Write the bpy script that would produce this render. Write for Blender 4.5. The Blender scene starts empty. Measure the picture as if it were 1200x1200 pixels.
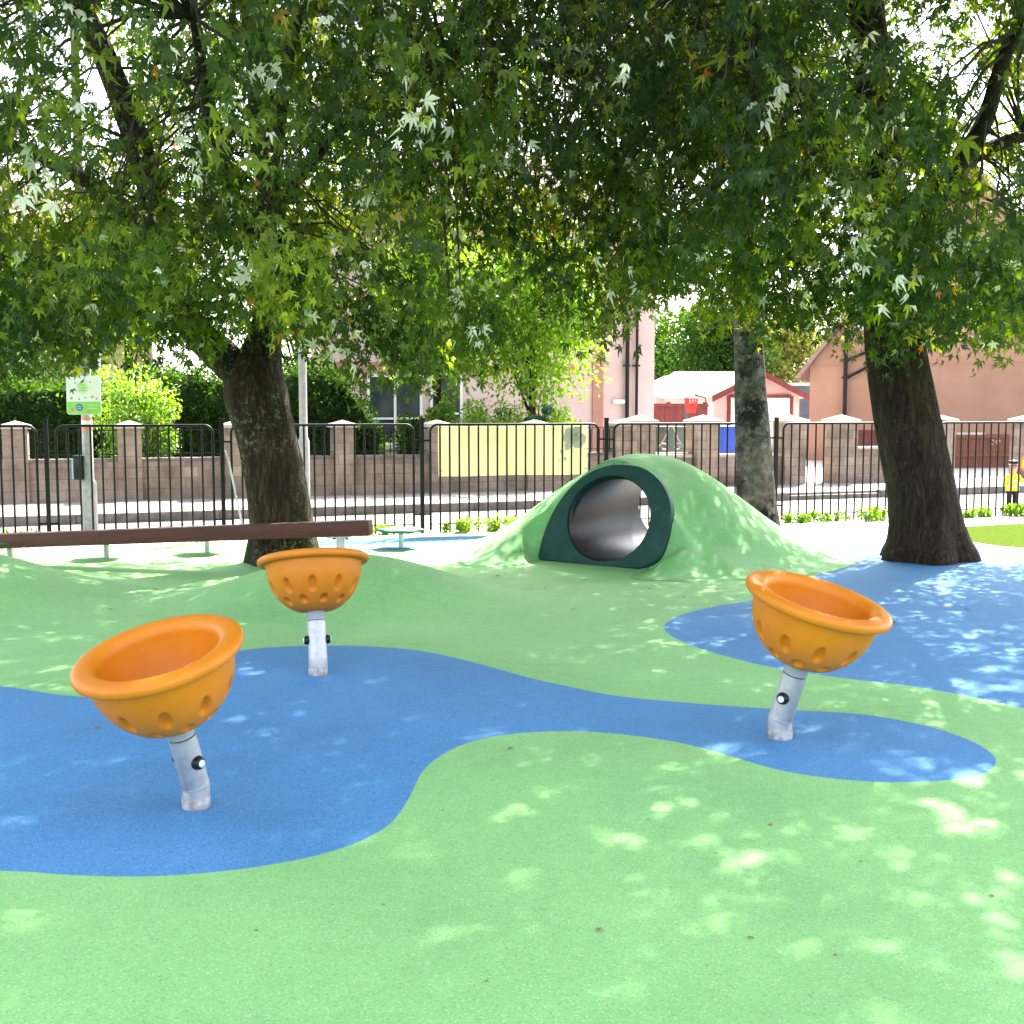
import bpy, bmesh, math, random
import numpy as np
from mathutils import Vector, Matrix, noise
from mathutils.geometry import delaunay_2d_cdt

random.seed(7); RNG = np.random.default_rng(11)
SC = bpy.context.scene
COL = SC.collection
R = math.radians

# ------------------------------------------------------------------ camera
CAM_H, F, HOR = 1.45, 1350.0, 480.0          # eye height, focal length and horizon row in a 1200 px frame
PITCH = math.atan((600 - HOR) / F)
cd = bpy.data.cameras.new('camera'); cam = bpy.data.objects.new('camera', cd); COL.objects.link(cam)
cd.sensor_width = 36; cd.sensor_fit = 'HORIZONTAL'; cd.lens = 36 * F / 1200
cd.clip_start = 0.1; cd.clip_end = 2000
cam.location = (0, 0, CAM_H); cam.rotation_euler = (math.pi / 2 - PITCH, 0, 0)
SC.camera = cam

# ------------------------------------------------------------------ light
SUN_AZ, SUN_EL = R(24), R(47)                # clockwise from +Y (straight ahead), sun behind the trees on the right
w = bpy.data.worlds.new('World'); SC.world = w; w.use_nodes = True
nt = w.node_tree; bg = nt.nodes['Background']
sky = nt.nodes.new('ShaderNodeTexSky'); sky.sky_type = 'NISHITA'; sky.sun_disc = False
sky.sun_elevation = SUN_EL; sky.sun_rotation = SUN_AZ; sky.air_density = 1.0; sky.dust_density = 2.0; sky.ozone_density = 1.0
hs = nt.nodes.new('ShaderNodeHueSaturation'); hs.inputs['Saturation'].default_value = 0.50      # a thin summer haze whitens the sky
nt.links.new(sky.outputs[0], hs.inputs['Color']); nt.links.new(hs.outputs[0], bg.inputs[0]); bg.inputs[1].default_value = 0.15
sl = bpy.data.lights.new('sun', 'SUN'); sun = bpy.data.objects.new('sun', sl); COL.objects.link(sun)
sl.energy = 4.2; sl.angle = R(0.53); sl.color = (1.0, 0.95, 0.86)
sd = Vector((math.sin(SUN_AZ) * math.cos(SUN_EL), math.cos(SUN_AZ) * math.cos(SUN_EL), math.sin(SUN_EL)))
sun.rotation_euler = sd.to_track_quat('Z', 'Y').to_euler(); sun.location = sd * 40
SC.view_settings.view_transform = 'Standard'; SC.view_settings.look = 'None'
SC.view_settings.exposure = 2.56; SC.view_settings.gamma = 1.0
SC.render.engine = 'CYCLES'
cy = SC.cycles
cy.use_denoising = True; cy.max_bounces = 6; cy.diffuse_bounces = 3; cy.glossy_bounces = 3
cy.transmission_bounces = 4; cy.transparent_max_bounces = 4; cy.caustics_reflective = False; cy.caustics_refractive = False

# ------------------------------------------------------------------ pixel -> place
def ray(px, py):
    v = Vector(((px - 600) / F, -(py - 600) / F, -1.0))
    v.rotate(cam.rotation_euler); return v
def G(px, py, z=0.0):
    v = ray(px, py); t = (z - CAM_H) / v.z
    return Vector((v.x * t, v.y * t, z))
def at(px, py, Y):
    v = ray(px, py); t = Y / v.y
    return Vector((v.x * t, Y, CAM_H + v.z * t))

# ------------------------------------------------------------------ materials
def new_mat(name):
    m = bpy.data.materials.new(name); m.use_nodes = True
    t = m.node_tree; b = t.nodes['Principled BSDF']
    return m, t, b
def nd(t, kind, **kw):
    n = t.nodes.new(kind)
    for k, v in kw.items():
        if k in n.inputs: n.inputs[k].default_value = v
        else: setattr(n, k, v)
    return n
def coords(t, scale=(1, 1, 1)):
    c = nd(t, 'ShaderNodeTexCoord'); mp = nd(t, 'ShaderNodeMapping'); mp.inputs['Scale'].default_value = scale
    t.links.new(c.outputs['Object'], mp.inputs['Vector']); return mp.outputs[0]
def ramp(t, fac, stops, interp='LINEAR'):
    r = nd(t, 'ShaderNodeValToRGB'); r.color_ramp.interpolation = interp
    e = r.color_ramp.elements
    while len(e) < len(stops): e.new(0.5)
    for el, (p, c) in zip(e, stops): el.position = p; el.color = (*c, 1)
    t.links.new(fac, r.inputs[0]); return r.outputs[0]
def mix(t, fac, a, b, kind='MIX'):
    n = nd(t, 'ShaderNodeMix'); n.data_type = 'RGBA'; n.blend_type = kind
    for k, v in ((0, fac), (6, a), (7, b)):
        if hasattr(v, 'links'): t.links.new(v, n.inputs[k])
        elif isinstance(v, tuple): n.inputs[k].default_value = (*v, 1)
        else: n.inputs[k].default_value = v
    return n.outputs[2]
def tex_noise(t, vec, scale, detail=4, rough=0.55):
    n = nd(t, 'ShaderNodeTexNoise'); n.inputs['Scale'].default_value = scale; n.inputs['Detail'].default_value = detail
    n.inputs['Roughness'].default_value = rough; t.links.new(vec, n.inputs['Vector']); return n.outputs[0]
def bump(t, b, h, strength=0.3, dist=0.01):
    n = nd(t, 'ShaderNodeBump'); n.inputs['Strength'].default_value = strength; n.inputs['Distance'].default_value = dist
    t.links.new(h, n.inputs['Height']); t.links.new(n.outputs[0], b.inputs['Normal'])
def mottled(name, c1, c2, scale=6, rough=0.7, bscale=60, bstr=0.15, bdist=0.004, c3=None, metal=0.0, spec=None, vscale=(1, 1, 1)):
    m, t, b = new_mat(name); v = coords(t, vscale)
    n1 = tex_noise(t, v, scale)
    st = [(0.35, c1), (0.65, c2)] if c3 is None else [(0.3, c1), (0.55, c2), (0.72, c3)]
    t.links.new(ramp(t, n1, st), b.inputs['Base Color'])
    b.inputs['Roughness'].default_value = rough; b.inputs['Metallic'].default_value = metal
    b.inputs['Specular IOR Level'].default_value = 0.28 if spec is None else spec
    if bstr: bump(t, b, tex_noise(t, v, bscale, 3), bstr, bdist)
    return m
def rubber(name, dark, base, light, worn=None):
    m, t, b = new_mat(name); v = coords(t)
    vo = nd(t, 'ShaderNodeTexVoronoi'); vo.inputs['Scale'].default_value = 210; t.links.new(v, vo.inputs['Vector'])
    sep = nd(t, 'ShaderNodeSeparateColor'); t.links.new(vo.outputs['Color'], sep.inputs[0])
    c = ramp(t, sep.outputs[0], [(0.0, dark), (0.16, base), (0.84, base), (1.0, light)])
    big = ramp(t, tex_noise(t, v, 0.9, 5, 0.6), [(0.3, (0.84, 0.85, 0.86)), (0.5, (1.0, 0.99, 0.99)), (0.72, (1.10, 1.06, 1.06))])
    c = mix(t, 1.0, c, big, 'MULTIPLY')
    mid = ramp(t, tex_noise(t, v, 14, 3, 0.6), [(0.35, (0.97, 0.97, 0.97)), (0.65, (1.03, 1.03, 1.03))])
    c = mix(t, 1.0, c, mid, 'MULTIPLY')
    if worn:
        f = ramp(t, tex_noise(t, v, 1.7, 8, 0.72), [(0.50, (0, 0, 0)), (0.62, (1, 1, 1))])
        c = mix(t, f, c, worn)
    t.links.new(c, b.inputs['Base Color']); b.inputs['Roughness'].default_value = 0.82
    b.inputs['Specular IOR Level'].default_value = 0.35
    bump(t, b, vo.outputs['Distance'], 0.12, 0.002)
    return m
def block_wall(name, c1, c2, mortar, bw=0.38, bh=0.165):
    m, t, b = new_mat(name)
    c = nd(t, 'ShaderNodeTexCoord'); s = nd(t, 'ShaderNodeSeparateXYZ'); t.links.new(c.outputs['Object'], s.inputs[0])
    ad = nd(t, 'ShaderNodeMath'); t.links.new(s.outputs[0], ad.inputs[0]); t.links.new(s.outputs[1], ad.inputs[1])
    k = nd(t, 'ShaderNodeCombineXYZ'); t.links.new(ad.outputs[0], k.inputs[0]); t.links.new(s.outputs[2], k.inputs[1])
    br = nd(t, 'ShaderNodeTexBrick'); t.links.new(k.outputs[0], br.inputs['Vector'])
    br.inputs['Color1'].default_value = (*c1, 1); br.inputs['Color2'].default_value = (*c2, 1); br.inputs['Mortar'].default_value = (*mortar, 1)
    br.inputs['Scale'].default_value = 1; br.inputs['Brick Width'].default_value = bw; br.inputs['Row Height'].default_value = bh
    br.inputs['Mortar Size'].default_value = 0.008; br.inputs['Bias'].default_value = 0.0
    dirt = ramp(t, tex_noise(t, c.outputs['Object'], 2.5, 8, 0.7), [(0.34, (0.5, 0.46, 0.42)), (0.62, (1.05, 1.0, 1.0))])
    t.links.new(mix(t, 1.0, br.outputs['Color'], dirt, 'MULTIPLY'), b.inputs['Base Color'])
    b.inputs['Roughness'].default_value = 0.9
    bump(t, b, tex_noise(t, c.outputs['Object'], 40, 4), 0.4, 0.01)
    return m
def bark(name, cs, ridge=0.9, lichen=None, vs=(5, 5, 1.1), crk=0.62):
    m, t, b = new_mat(name); v = coords(t, vs); v2 = coords(t)
    n = tex_noise(t, v, 3.2, 8, 0.68)
    vo = nd(t, 'ShaderNodeTexVoronoi'); vo.feature = 'DISTANCE_TO_EDGE'; vo.inputs['Scale'].default_value = 3.6
    wv = nd(t, 'ShaderNodeVectorMath'); wv.operation = 'ADD'; t.links.new(v, wv.inputs[0])
    nc = nd(t, 'ShaderNodeTexNoise'); nc.inputs['Scale'].default_value = 2.5; nc.inputs['Detail'].default_value = 5; t.links.new(v, nc.inputs['Vector']); t.links.new(nc.outputs[1], wv.inputs[1])
    t.links.new(wv.outputs[0], vo.inputs['Vector'])
    crack = ramp(t, vo.outputs['Distance'], [(0.0, (crk,) * 3), (0.16, (1.08,) * 3)])
    c = ramp(t, n, [(0.3, cs[0]), (0.5, cs[1]), (0.72, cs[2])])
    c = mix(t, 1.0, c, crack, 'MULTIPLY')
    if lichen:
        f = ramp(t, tex_noise(t, v2, lichen[1], 8, 0.78), [(lichen[2], (0, 0, 0)), (lichen[2] + 0.05, (1, 1, 1))])
        f2 = ramp(t, tex_noise(t, v2, 1.6, 3, 0.6), [(0.42, (0, 0, 0)), (0.56, (1, 1, 1))])
        c = mix(t, mix(t, 1.0, f, f2, 'MULTIPLY'), c, lichen[0])
    t.links.new(c, b.inputs['Base Color']); b.inputs['Roughness'].default_value = 0.92; b.inputs['Specular IOR Level'].default_value = 0.2
    ad = nd(t, 'ShaderNodeMath'); t.links.new(n, ad.inputs[0]); t.links.new(crack, ad.inputs[1])
    bump(t, b, ad.outputs[0], ridge, 0.035)
    return m
def leafy(name, stops, trans=0.35, rough=0.5, tcol=(0.60, 0.75, 0.10), spec=0.4):
    m, t, b = new_mat(name)
    a = nd(t, 'ShaderNodeAttribute'); a.attribute_name = 'tint'
    c = ramp(t, a.outputs['Fac'], stops)
    t.links.new(c, b.inputs['Base Color']); b.inputs['Roughness'].default_value = rough; b.inputs['Specular IOR Level'].default_value = spec
    tr = nd(t, 'ShaderNodeBsdfTranslucent')
    t.links.new(mix(t, 1.0, mix(t, 1.0, c, (4.6, 4.4, 2.4), 'MULTIPLY'), tcol, 'MULTIPLY'), tr.inputs[0])
    ms = nd(t, 'ShaderNodeMixShader')
    t.links.new(ramp(t, a.outputs['Fac'], [(0.955, (trans,) * 3), (0.97, (min(trans, 0.12),) * 3)]) if name == 'maple_leaf' else ramp(t, a.outputs['Fac'], [(0, (trans,) * 3), (1, (trans,) * 3)]), ms.inputs[0])
    t.links.new(b.outputs[0], ms.inputs[1]); t.links.new(tr.outputs[0], ms.inputs[2])
    t.links.new(ms.outputs[0], t.nodes['Material Output'].inputs['Surface'])
    return m

M = {}
M['green'] = rubber('green_rubber', (0.15, 0.34, 0.12), (0.225, 0.470, 0.160), (0.34, 0.58, 0.27))
M['mound'] = rubber('mound_rubber', (0.11, 0.29, 0.09), (0.165, 0.415, 0.13), (0.30, 0.53, 0.25), worn=(0.24, 0.45, 0.20))
M['blue'] = rubber('blue_rubber', (0.035, 0.12, 0.28), (0.060, 0.212, 0.42), (0.12, 0.30, 0.53))
M['path'] = mottled('pale_path', (0.50, 0.45, 0.38), (0.60, 0.55, 0.47), 8, 0.9, 120, 0.2)
M['road'] = mottled('road_asphalt', (0.20, 0.185, 0.175), (0.28, 0.26, 0.245), 5, 0.9, 160, 0.3)
M['pave'] = mottled('pavement_asphalt', (0.20, 0.175, 0.17), (0.29, 0.26, 0.25), 3, 0.9, 160, 0.3)
M['kerb'] = mottled('kerb_stone', (0.13, 0.11, 0.105), (0.22, 0.19, 0.18), 9, 0.9)
M['earth'] = mottled('garden_earth', (0.05, 0.07, 0.02), (0.10, 0.13, 0.04), 2, 0.95)
M['drive'] = mottled('driveway_concrete', (0.42, 0.38, 0.35), (0.52, 0.48, 0.44), 3, 0.9)
M['lawn'] = mottled('lawn_grass', (0.060, 0.095, 0.014), (0.095, 0.14, 0.026), 30, 1.0, 90, 0.6, 0.03, spec=0.0)
M['block'] = block_wall('pink_blockwork', (0.42, 0.33, 0.27), (0.30, 0.23, 0.19), (0.25, 0.21, 0.185))
M['cope'] = mottled('coping_stone', (0.42, 0.35, 0.30), (0.55, 0.47, 0.42), 9, 0.9)
M['black'] = mottled('black_paint', (0.005, 0.005, 0.005), (0.009, 0.008, 0.008), 20, 0.5, 80, 0.05, spec=0.2)
M['galv'] = mottled('galvanised_steel', (0.39, 0.375, 0.40), (0.50, 0.485, 0.505), 22, 0.45, 90, 0.12, 0.002, metal=0.5, c3=(0.45, 0.44, 0.45))
M['grime'] = mottled('stained_steel', (0.22, 0.19, 0.17), (0.44, 0.43, 0.44), 34, 0.55, 90, 0.12, 0.002, metal=0.4)
M['collar'] = mottled('grey_collar', (0.27, 0.28, 0.31), (0.34, 0.35, 0.38), 12, 0.45)
M['orange'] = mottled('orange_plastic', (0.57, 0.170, 0.003), (0.64, 0.195, 0.005), 5, 0.48, 300, 0.05, 0.001, spec=0.38)
M['capblack'] = mottled('black_plastic', (0.008, 0.008, 0.010), (0.014, 0.014, 0.016), 12, 0.3)
M['capwhite'] = mottled('pale_plug', (0.70, 0.70, 0.72), (0.80, 0.80, 0.82), 12, 0.4)
M['beam'] = mottled('brown_recycled_plastic', (0.068, 0.020, 0.015), (0.095, 0.031, 0.024), 4, 0.6, 40, 0.25, vscale=(0.6, 4, 4))
M['pod'] = mottled('dark_green_rubber', (0.03, 0.09, 0.06), (0.05, 0.13, 0.09), 14, 0.7)
M['portal'] = mottled('dark_green_moulding', (0.0045, 0.036, 0.030), (0.007, 0.046, 0.038), 7, 0.6, 30, 0.2, c3=(0.016, 0.062, 0.053))
M['pipe'] = mottled('black_pipe', (0.006, 0.005, 0.008), (0.016, 0.013, 0.019), 5, 0.36, 60, 0.3, 0.004, vscale=(1, 6, 1), spec=0.2)
M['banner'] = mottled('faded_yellow_banner', (0.58, 0.55, 0.37), (0.66, 0.63, 0.45), 3, 0.6, 4, 0.4, 0.03)
t_ = M['banner'].node_tree; b_ = t_.nodes['Principled BSDF']; tr_ = nd(t_, 'ShaderNodeBsdfTranslucent'); tr_.inputs[0].default_value = (0.80, 0.76, 0.56, 1)
ms_ = nd(t_, 'ShaderNodeMixShader'); ms_.inputs[0].default_value = 0.4; t_.links.new(b_.outputs[0], ms_.inputs[1]); t_.links.new(tr_.outputs[0], ms_.inputs[2]); t_.links.new(ms_.outputs[0], t_.nodes['Material Output'].inputs['Surface'])
M['bprint'] = mottled('faded_blue_print', (0.40, 0.42, 0.46), (0.50, 0.51, 0.50), 9, 0.6)
t_ = M['bprint'].node_tree; b_ = t_.nodes['Principled BSDF']; tr_ = nd(t_, 'ShaderNodeBsdfTranslucent'); tr_.inputs[0].default_value = (0.62, 0.64, 0.62, 1)
ms_ = nd(t_, 'ShaderNodeMixShader'); ms_.inputs[0].default_value = 0.4; t_.links.new(b_.outputs[0], ms_.inputs[1]); t_.links.new(tr_.outputs[0], ms_.inputs[2]); t_.links.new(ms_.outputs[0], t_.nodes['Material Output'].inputs['Surface'])
M['pinkwall'] = mottled('pink_harling', (0.64, 0.44, 0.42), (0.70, 0.50, 0.48), 1.5, 0.95, 120, 0.6, 0.01)
M['pinktrim'] = mottled('terracotta_paint', (0.40, 0.19, 0.145), (0.46, 0.23, 0.18), 3, 0.8)
M['brownwall'] = mottled('brown_harling', (0.38, 0.215, 0.15), (0.45, 0.265, 0.19), 1.2, 0.95, 110, 0.7, 0.012)
M['white'] = mottled('white_paint', (0.74, 0.74, 0.74), (0.82, 0.82, 0.82), 3, 0.5)
M['glass'] = mottled('window_glass', (0.03, 0.035, 0.04), (0.07, 0.075, 0.08), 2, 0.08, 3, 0.0)
M['roof'] = mottled('roof_tile', (0.25, 0.16, 0.14), (0.36, 0.25, 0.22), 6, 0.9, vscale=(1, 1, 6))
M['groof'] = mottled('garage_roof', (0.42, 0.36, 0.35), (0.52, 0.46, 0.45), 6, 0.9)
M['redwood'] = mottled('red_stained_timber', (0.14, 0.034, 0.032), (0.20, 0.055, 0.050), 4, 0.75, 30, 0.3, vscale=(6, 6, 0.6))
M['brownwood'] = mottled('brown_stained_timber', (0.16, 0.055, 0.03), (0.23, 0.085, 0.05), 4, 0.75, 30, 0.3, vscale=(6, 6, 0.6))
M['olivewood'] = mottled('olive_timber', (0.14, 0.13, 0.035), (0.20, 0.18, 0.06), 4, 0.8, 30, 0.3, vscale=(6, 6, 0.6))
M['slate'] = mottled('slate_grey_panel', (0.06, 0.07, 0.085), (0.09, 0.10, 0.12), 3, 0.8)
M['bluebin'] = mottled('blue_bin_plastic', (0.02, 0.06, 0.33), (0.03, 0.08, 0.40), 5, 0.45)
M['greybin'] = mottled('grey_green_plastic', (0.085, 0.10, 0.085), (0.11, 0.13, 0.11), 5, 0.5)
M['cab'] = mottled('pale_green_cabinet', (0.17, 0.24, 0.19), (0.22, 0.30, 0.24), 5, 0.6)
M['hoopred'] = mottled('red_hoop', (0.55, 0.04, 0.03), (0.65, 0.06, 0.05), 5, 0.5)
M['lamp'] = mottled('grey_lamp_post', (0.30, 0.295, 0.285), (0.42, 0.41, 0.39), 14, 0.6, 60, 0.2)
M['sgreen'] = mottled('sign_green', (0.22, 0.50, 0.08), (0.28, 0.58, 0.12), 4, 0.4)
M['spale'] = mottled('sign_pale_green', (0.45, 0.62, 0.30), (0.62, 0.74, 0.45), 20, 0.4)
M['sblue'] = mottled('sign_blue', (0.03, 0.13, 0.36), (0.06, 0.19, 0.45), 8, 0.4)
M['sred'] = mottled('sign_red', (0.65, 0.20, 0.16), (0.72, 0.28, 0.22), 8, 0.5)
M['boxblue'] = mottled('pale_blue_label', (0.25, 0.42, 0.62), (0.45, 0.62, 0.75), 14, 0.4)
M['hivis'] = mottled('hi_vis_yellow', (0.70, 0.66, 0.03), (0.78, 0.74, 0.06), 8, 0.6)
M['navy'] = mottled('navy_cloth', (0.015, 0.018, 0.04), (0.03, 0.033, 0.06), 8, 0.8)
M['skin'] = mottled('painted_face', (0.60, 0.36, 0.26), (0.68, 0.42, 0.31), 5, 0.5)
M['silver'] = mottled('reflective_strip', (0.60, 0.61, 0.60), (0.70, 0.71, 0.70), 5, 0.35)
M['signyel'] = mottled('sign_yellow', (0.80, 0.62, 0.02), (0.86, 0.68, 0.04), 5, 0.4)
M['signrim'] = mottled('sign_orange_red', (0.75, 0.14, 0.05), (0.82, 0.18, 0.07), 5, 0.4)
M['barkdark'] = bark('dark_bark', ((0.017, 0.009, 0.006), (0.038, 0.021, 0.0135), (0.070, 0.041, 0.027)), 1.0, ((0.095, 0.064, 0.047), 14, 0.58))
M['barklichen'] = bark('lichened_bark', ((0.016, 0.010, 0.006), (0.042, 0.026, 0.016), (0.088, 0.058, 0.036)), 1.0, ((0.17, 0.16, 0.13), 22, 0.54))
M['barkbirch'] = bark('pale_mottled_bark', ((0.030, 0.027, 0.023), (0.085, 0.078, 0.066), (0.20, 0.19, 0.17)), 1.0, ((0.012, 0.011, 0.010), 7, 0.47), (3, 3, 3), 0.97)
M['twig'] = mottled('twig_bark', (0.03, 0.022, 0.016), (0.065, 0.05, 0.038), 8, 0.9)
M['paleleaf'] = mottled('dry_leaf', (0.14, 0.11, 0.06), (0.34, 0.25, 0.14), 30, 0.8)
MAPLE = [(0.0, (0.013, 0.026, 0.006)), (0.3, (0.030, 0.052, 0.009)), (0.55, (0.088, 0.106, 0.014)), (0.8, (0.24, 0.26, 0.04)),
         (0.87, (0.32, 0.28, 0.05)), (0.91, (0.36, 0.15, 0.05)), (0.95, (0.42, 0.10, 0.06)), (0.97, (0.55, 0.51, 0.48)), (1.0, (0.80, 0.73, 0.70))]
M['maple'] = leafy('maple_leaf', MAPLE, 0.45)
M['conifer'] = leafy('conifer_leaf', [(0, (0.016, 0.042, 0.010)), (0.6, (0.045, 0.095, 0.016)), (1, (0.16, 0.23, 0.03))], 0.3, 0.85, spec=0.15)
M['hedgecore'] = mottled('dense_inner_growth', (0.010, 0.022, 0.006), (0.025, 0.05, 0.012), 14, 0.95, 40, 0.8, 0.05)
M['brightleaf'] = leafy('sunlit_leaf', [(0, (0.07, 0.13, 0.02)), (0.6, (0.15, 0.24, 0.03)), (1, (0.30, 0.36, 0.08))], 0.40)
M['paleshrub'] = leafy('variegated_leaf', [(0, (0.05, 0.11, 0.02)), (0.5, (0.16, 0.26, 0.04)), (1, (0.46, 0.50, 0.26))], 0.35)
M['blueleaf'] = leafy('blue_green_leaf', [(0, (0.03, 0.09, 0.06)), (1, (0.10, 0.20, 0.14))], 0.2)
M['oliveleaf'] = leafy('olive_leaf', [(0, (0.10, 0.10, 0.03)), (1, (0.28, 0.26, 0.10))], 0.35)

# ------------------------------------------------------------------ mesh helpers
class MB:
    def __init__(s): s.v, s.f, s.m = [], [], []
    def add(s, vs, fs, mi=0):
        o = len(s.v); s.v += [tuple(p) for p in vs]; s.f += [tuple(i + o for i in f) for f in fs]; s.m += [mi] * len(fs); return s
    def box(s, c, d, rot=None, mi=0, bev=0.0):
        hx, hy, hz = d[0] / 2, d[1] / 2, d[2] / 2
        if bev:
            bm = bmesh.new(); bmesh.ops.create_cube(bm, size=1); bmesh.ops.scale(bm, vec=d, verts=bm.verts)
            bmesh.ops.bevel(bm, geom=bm.edges[:], offset=bev, segments=2, affect='EDGES', profile=0.6)
            bm.verts.index_update()
            vs = [v.co.copy() for v in bm.verts]; fs = [[v.index for v in f.verts] for f in bm.faces]; bm.free()
        else:
            vs = [Vector((x * hx, y * hy, z * hz)) for z in (-1, 1) for y in (-1, 1) for x in (-1, 1)]
            fs = [(0, 2, 3, 1), (4, 5, 7, 6), (0, 1, 5, 4), (2, 6, 7, 3), (0, 4, 6, 2), (1, 3, 7, 5)]
        if rot is not None: vs = [rot @ v for v in vs]
        c = Vector(c); return s.add([v + c for v in vs], fs, mi)
    def tube(s, path, rad, n=10, mi=0, cap=True, wob=None):
        P = [Vector(p) for p in path]
        if not hasattr(rad, '__len__'): rad = [rad] * len(P)
        T = [(P[min(i + 1, len(P) - 1)] - P[max(i - 1, 0)]).normalized() for i in range(len(P))]
        ref = Vector((1, 0, 0)) if abs(T[0].x) < 0.9 else Vector((0, 1, 0))
        u = (ref - T[0] * ref.dot(T[0])).normalized(); vs = []
        for i, p in enumerate(P):
            u = (u - T[i] * u.dot(T[i])).normalized(); q = T[i].cross(u)
            for k in range(n):
                a = 2 * math.pi * k / n; r = rad[i]
                if wob: r *= wob(a, p, i)
                vs.append(p + (u * math.cos(a) + q * math.sin(a)) * r)
        fs = [(i * n + k, i * n + (k + 1) % n, (i + 1) * n + (k + 1) % n, (i + 1) * n + k) for i in range(len(P) - 1) for k in range(n)]
        if cap: fs += [tuple(range(n - 1, -1, -1)), tuple((len(P) - 1) * n + k for k in range(n))]
        return s.add(vs, fs, mi)
    def lathe(s, prof, n=32, M4=None, mi=0, disp=None):
        vs, m = [], len(prof)
        for (r, z) in prof:
            for k in range(n):
                a = 2 * math.pi * k / n; vs.append(Vector((r * math.cos(a), r * math.sin(a), z)))
        if disp: vs = disp(vs, n, m)
        if M4 is not None: vs = [M4 @ v for v in vs]
        fs = [(i * n + k, i * n + (k + 1) % n, (i + 1) * n + (k + 1) % n, (i + 1) * n + k) for i in range(m - 1) for k in range(n)]
        return s.add(vs, fs, mi)
    def prism(s, pts, depth, M4, mi=0):
        n = len(pts)
        vs = [M4 @ Vector((x, y, 0)) for x, y in pts] + [M4 @ Vector((x, y, depth)) for x, y in pts]
        fs = [tuple(range(n - 1, -1, -1)), tuple(range(n, 2 * n))] + [(i, (i + 1) % n, (i + 1) % n + n, i + n) for i in range(n)]
        return s.add(vs, fs, mi)
    def build(s, name, mats, parent=None, smooth=None):
        me = bpy.data.meshes.new(name); me.from_pydata(s.v, [], s.f)
        for m in (mats if isinstance(mats, (list, tuple)) else [mats]): me.materials.append(m)
        if any(s.m): me.polygons.foreach_set('material_index', s.m)
        bm = bmesh.new(); bm.from_mesh(me); bmesh.ops.recalc_face_normals(bm, faces=bm.faces); bm.to_mesh(me); bm.free()
        if smooth is not None:
            me.polygons.foreach_set('use_smooth', [True] * len(me.polygons))
            me.set_sharp_from_angle(angle=R(smooth))
        me.update(); o = bpy.data.objects.new(name, me); COL.objects.link(o)
        if parent: o.parent = parent
        return o
def tag(o, label=None, cat=None, group=None, kind=None):
    for k, v in (('label', label), ('category', cat), ('group', group), ('kind', kind)):
        if v: o[k] = v
    return o
def thing(name, loc, label, cat, rz=0.0, group=None):
    o = bpy.data.objects.new(name, None); COL.objects.link(o); o.location = loc; o.rotation_euler = (0, 0, rz)
    o.empty_display_size = 0.2
    return tag(o, label, cat, group)
def copy_tree(o, parent=None):
    c = o.copy(); COL.objects.link(c)
    if parent: c.parent = parent
    for ch in [x for x in COL.objects if x.parent == o]: copy_tree(ch, c)
    return c
def spline(pts, n=8, closed=False):
    P = [Vector(p) for p in pts]; out = []; m = len(P)
    for i in range(m if closed else m - 1):
        if closed: a, b, c, d = P[i - 1], P[i], P[(i + 1) % m], P[(i + 2) % m]
        else: a, b, c, d = P[max(i - 1, 0)], P[i], P[i + 1], P[min(i + 2, m - 1)]
        for k in range(n):
            t = k / n
            out.append(0.5 * ((2 * b) + (c - a) * t + (2 * a - 5 * b + 4 * c - d) * t * t + (3 * b - a - 3 * c + d) * t ** 3))
    if not closed: out.append(P[-1])
    return out
def frame(o, x, y):
    x = Vector(x).normalized(); y = Vector(y); y = (y - x * y.dot(x)).normalized(); z = x.cross(y)
    m = Matrix((x, y, z)).transposed().to_4x4(); m.translation = Vector(o); return m
def unit(v): return v / np.maximum(np.linalg.norm(v, axis=-1, keepdims=True), 1e-9)

# leaf templates: (vertices, quads) around the base, tip along +x, blade in xy
def maple_template():
    v = [(0, 0, 0)]; f = []
    for a, L, dz in ((0, 1.0, -0.18), (47, 0.92, -0.14), (-47, 0.92, -0.14), (97, 0.62, -0.06), (-97, 0.62, -0.06)):
        i = len(v)
        for da, r, z in ((-22, 0.46, 0.05), (0, 1.0, dz * 1.6), (22, 0.46, 0.05)):
            v.append((math.cos(R(a + da)) * r * L, math.sin(R(a + da)) * r * L, z))
        f.append((0, i, i + 1, i + 2))
    return np.array(v), np.array(f)
def oval_template():
    return np.array([(0, 0, 0), (0.5, -0.3, 0.05), (1, 0, -0.12), (0.5, 0.3, 0.05)], float), np.array([(0, 1, 2, 3)])
def trilobe_template():
    v = [(0, 0, 0)]; f = []
    for a, L, dz in ((0, 1.0, -0.3), (40, 0.72, -0.22), (-36, 0.8, -0.16)):
        i = len(v)
        for da, r, z in ((-17, 0.5, 0.05), (0, 1.0, dz), (17, 0.5, 0.05)): v.append((math.cos(R(a + da)) * r * L, math.sin(R(a + da)) * r * L, z))
        f.append((0, i, i + 1, i + 2))
    return np.array(v), np.array(f)
MAPLE_T, OVAL_T, TRI_T = maple_template(), oval_template(), trilobe_template()
LRG = np.random.default_rng(99)
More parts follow.
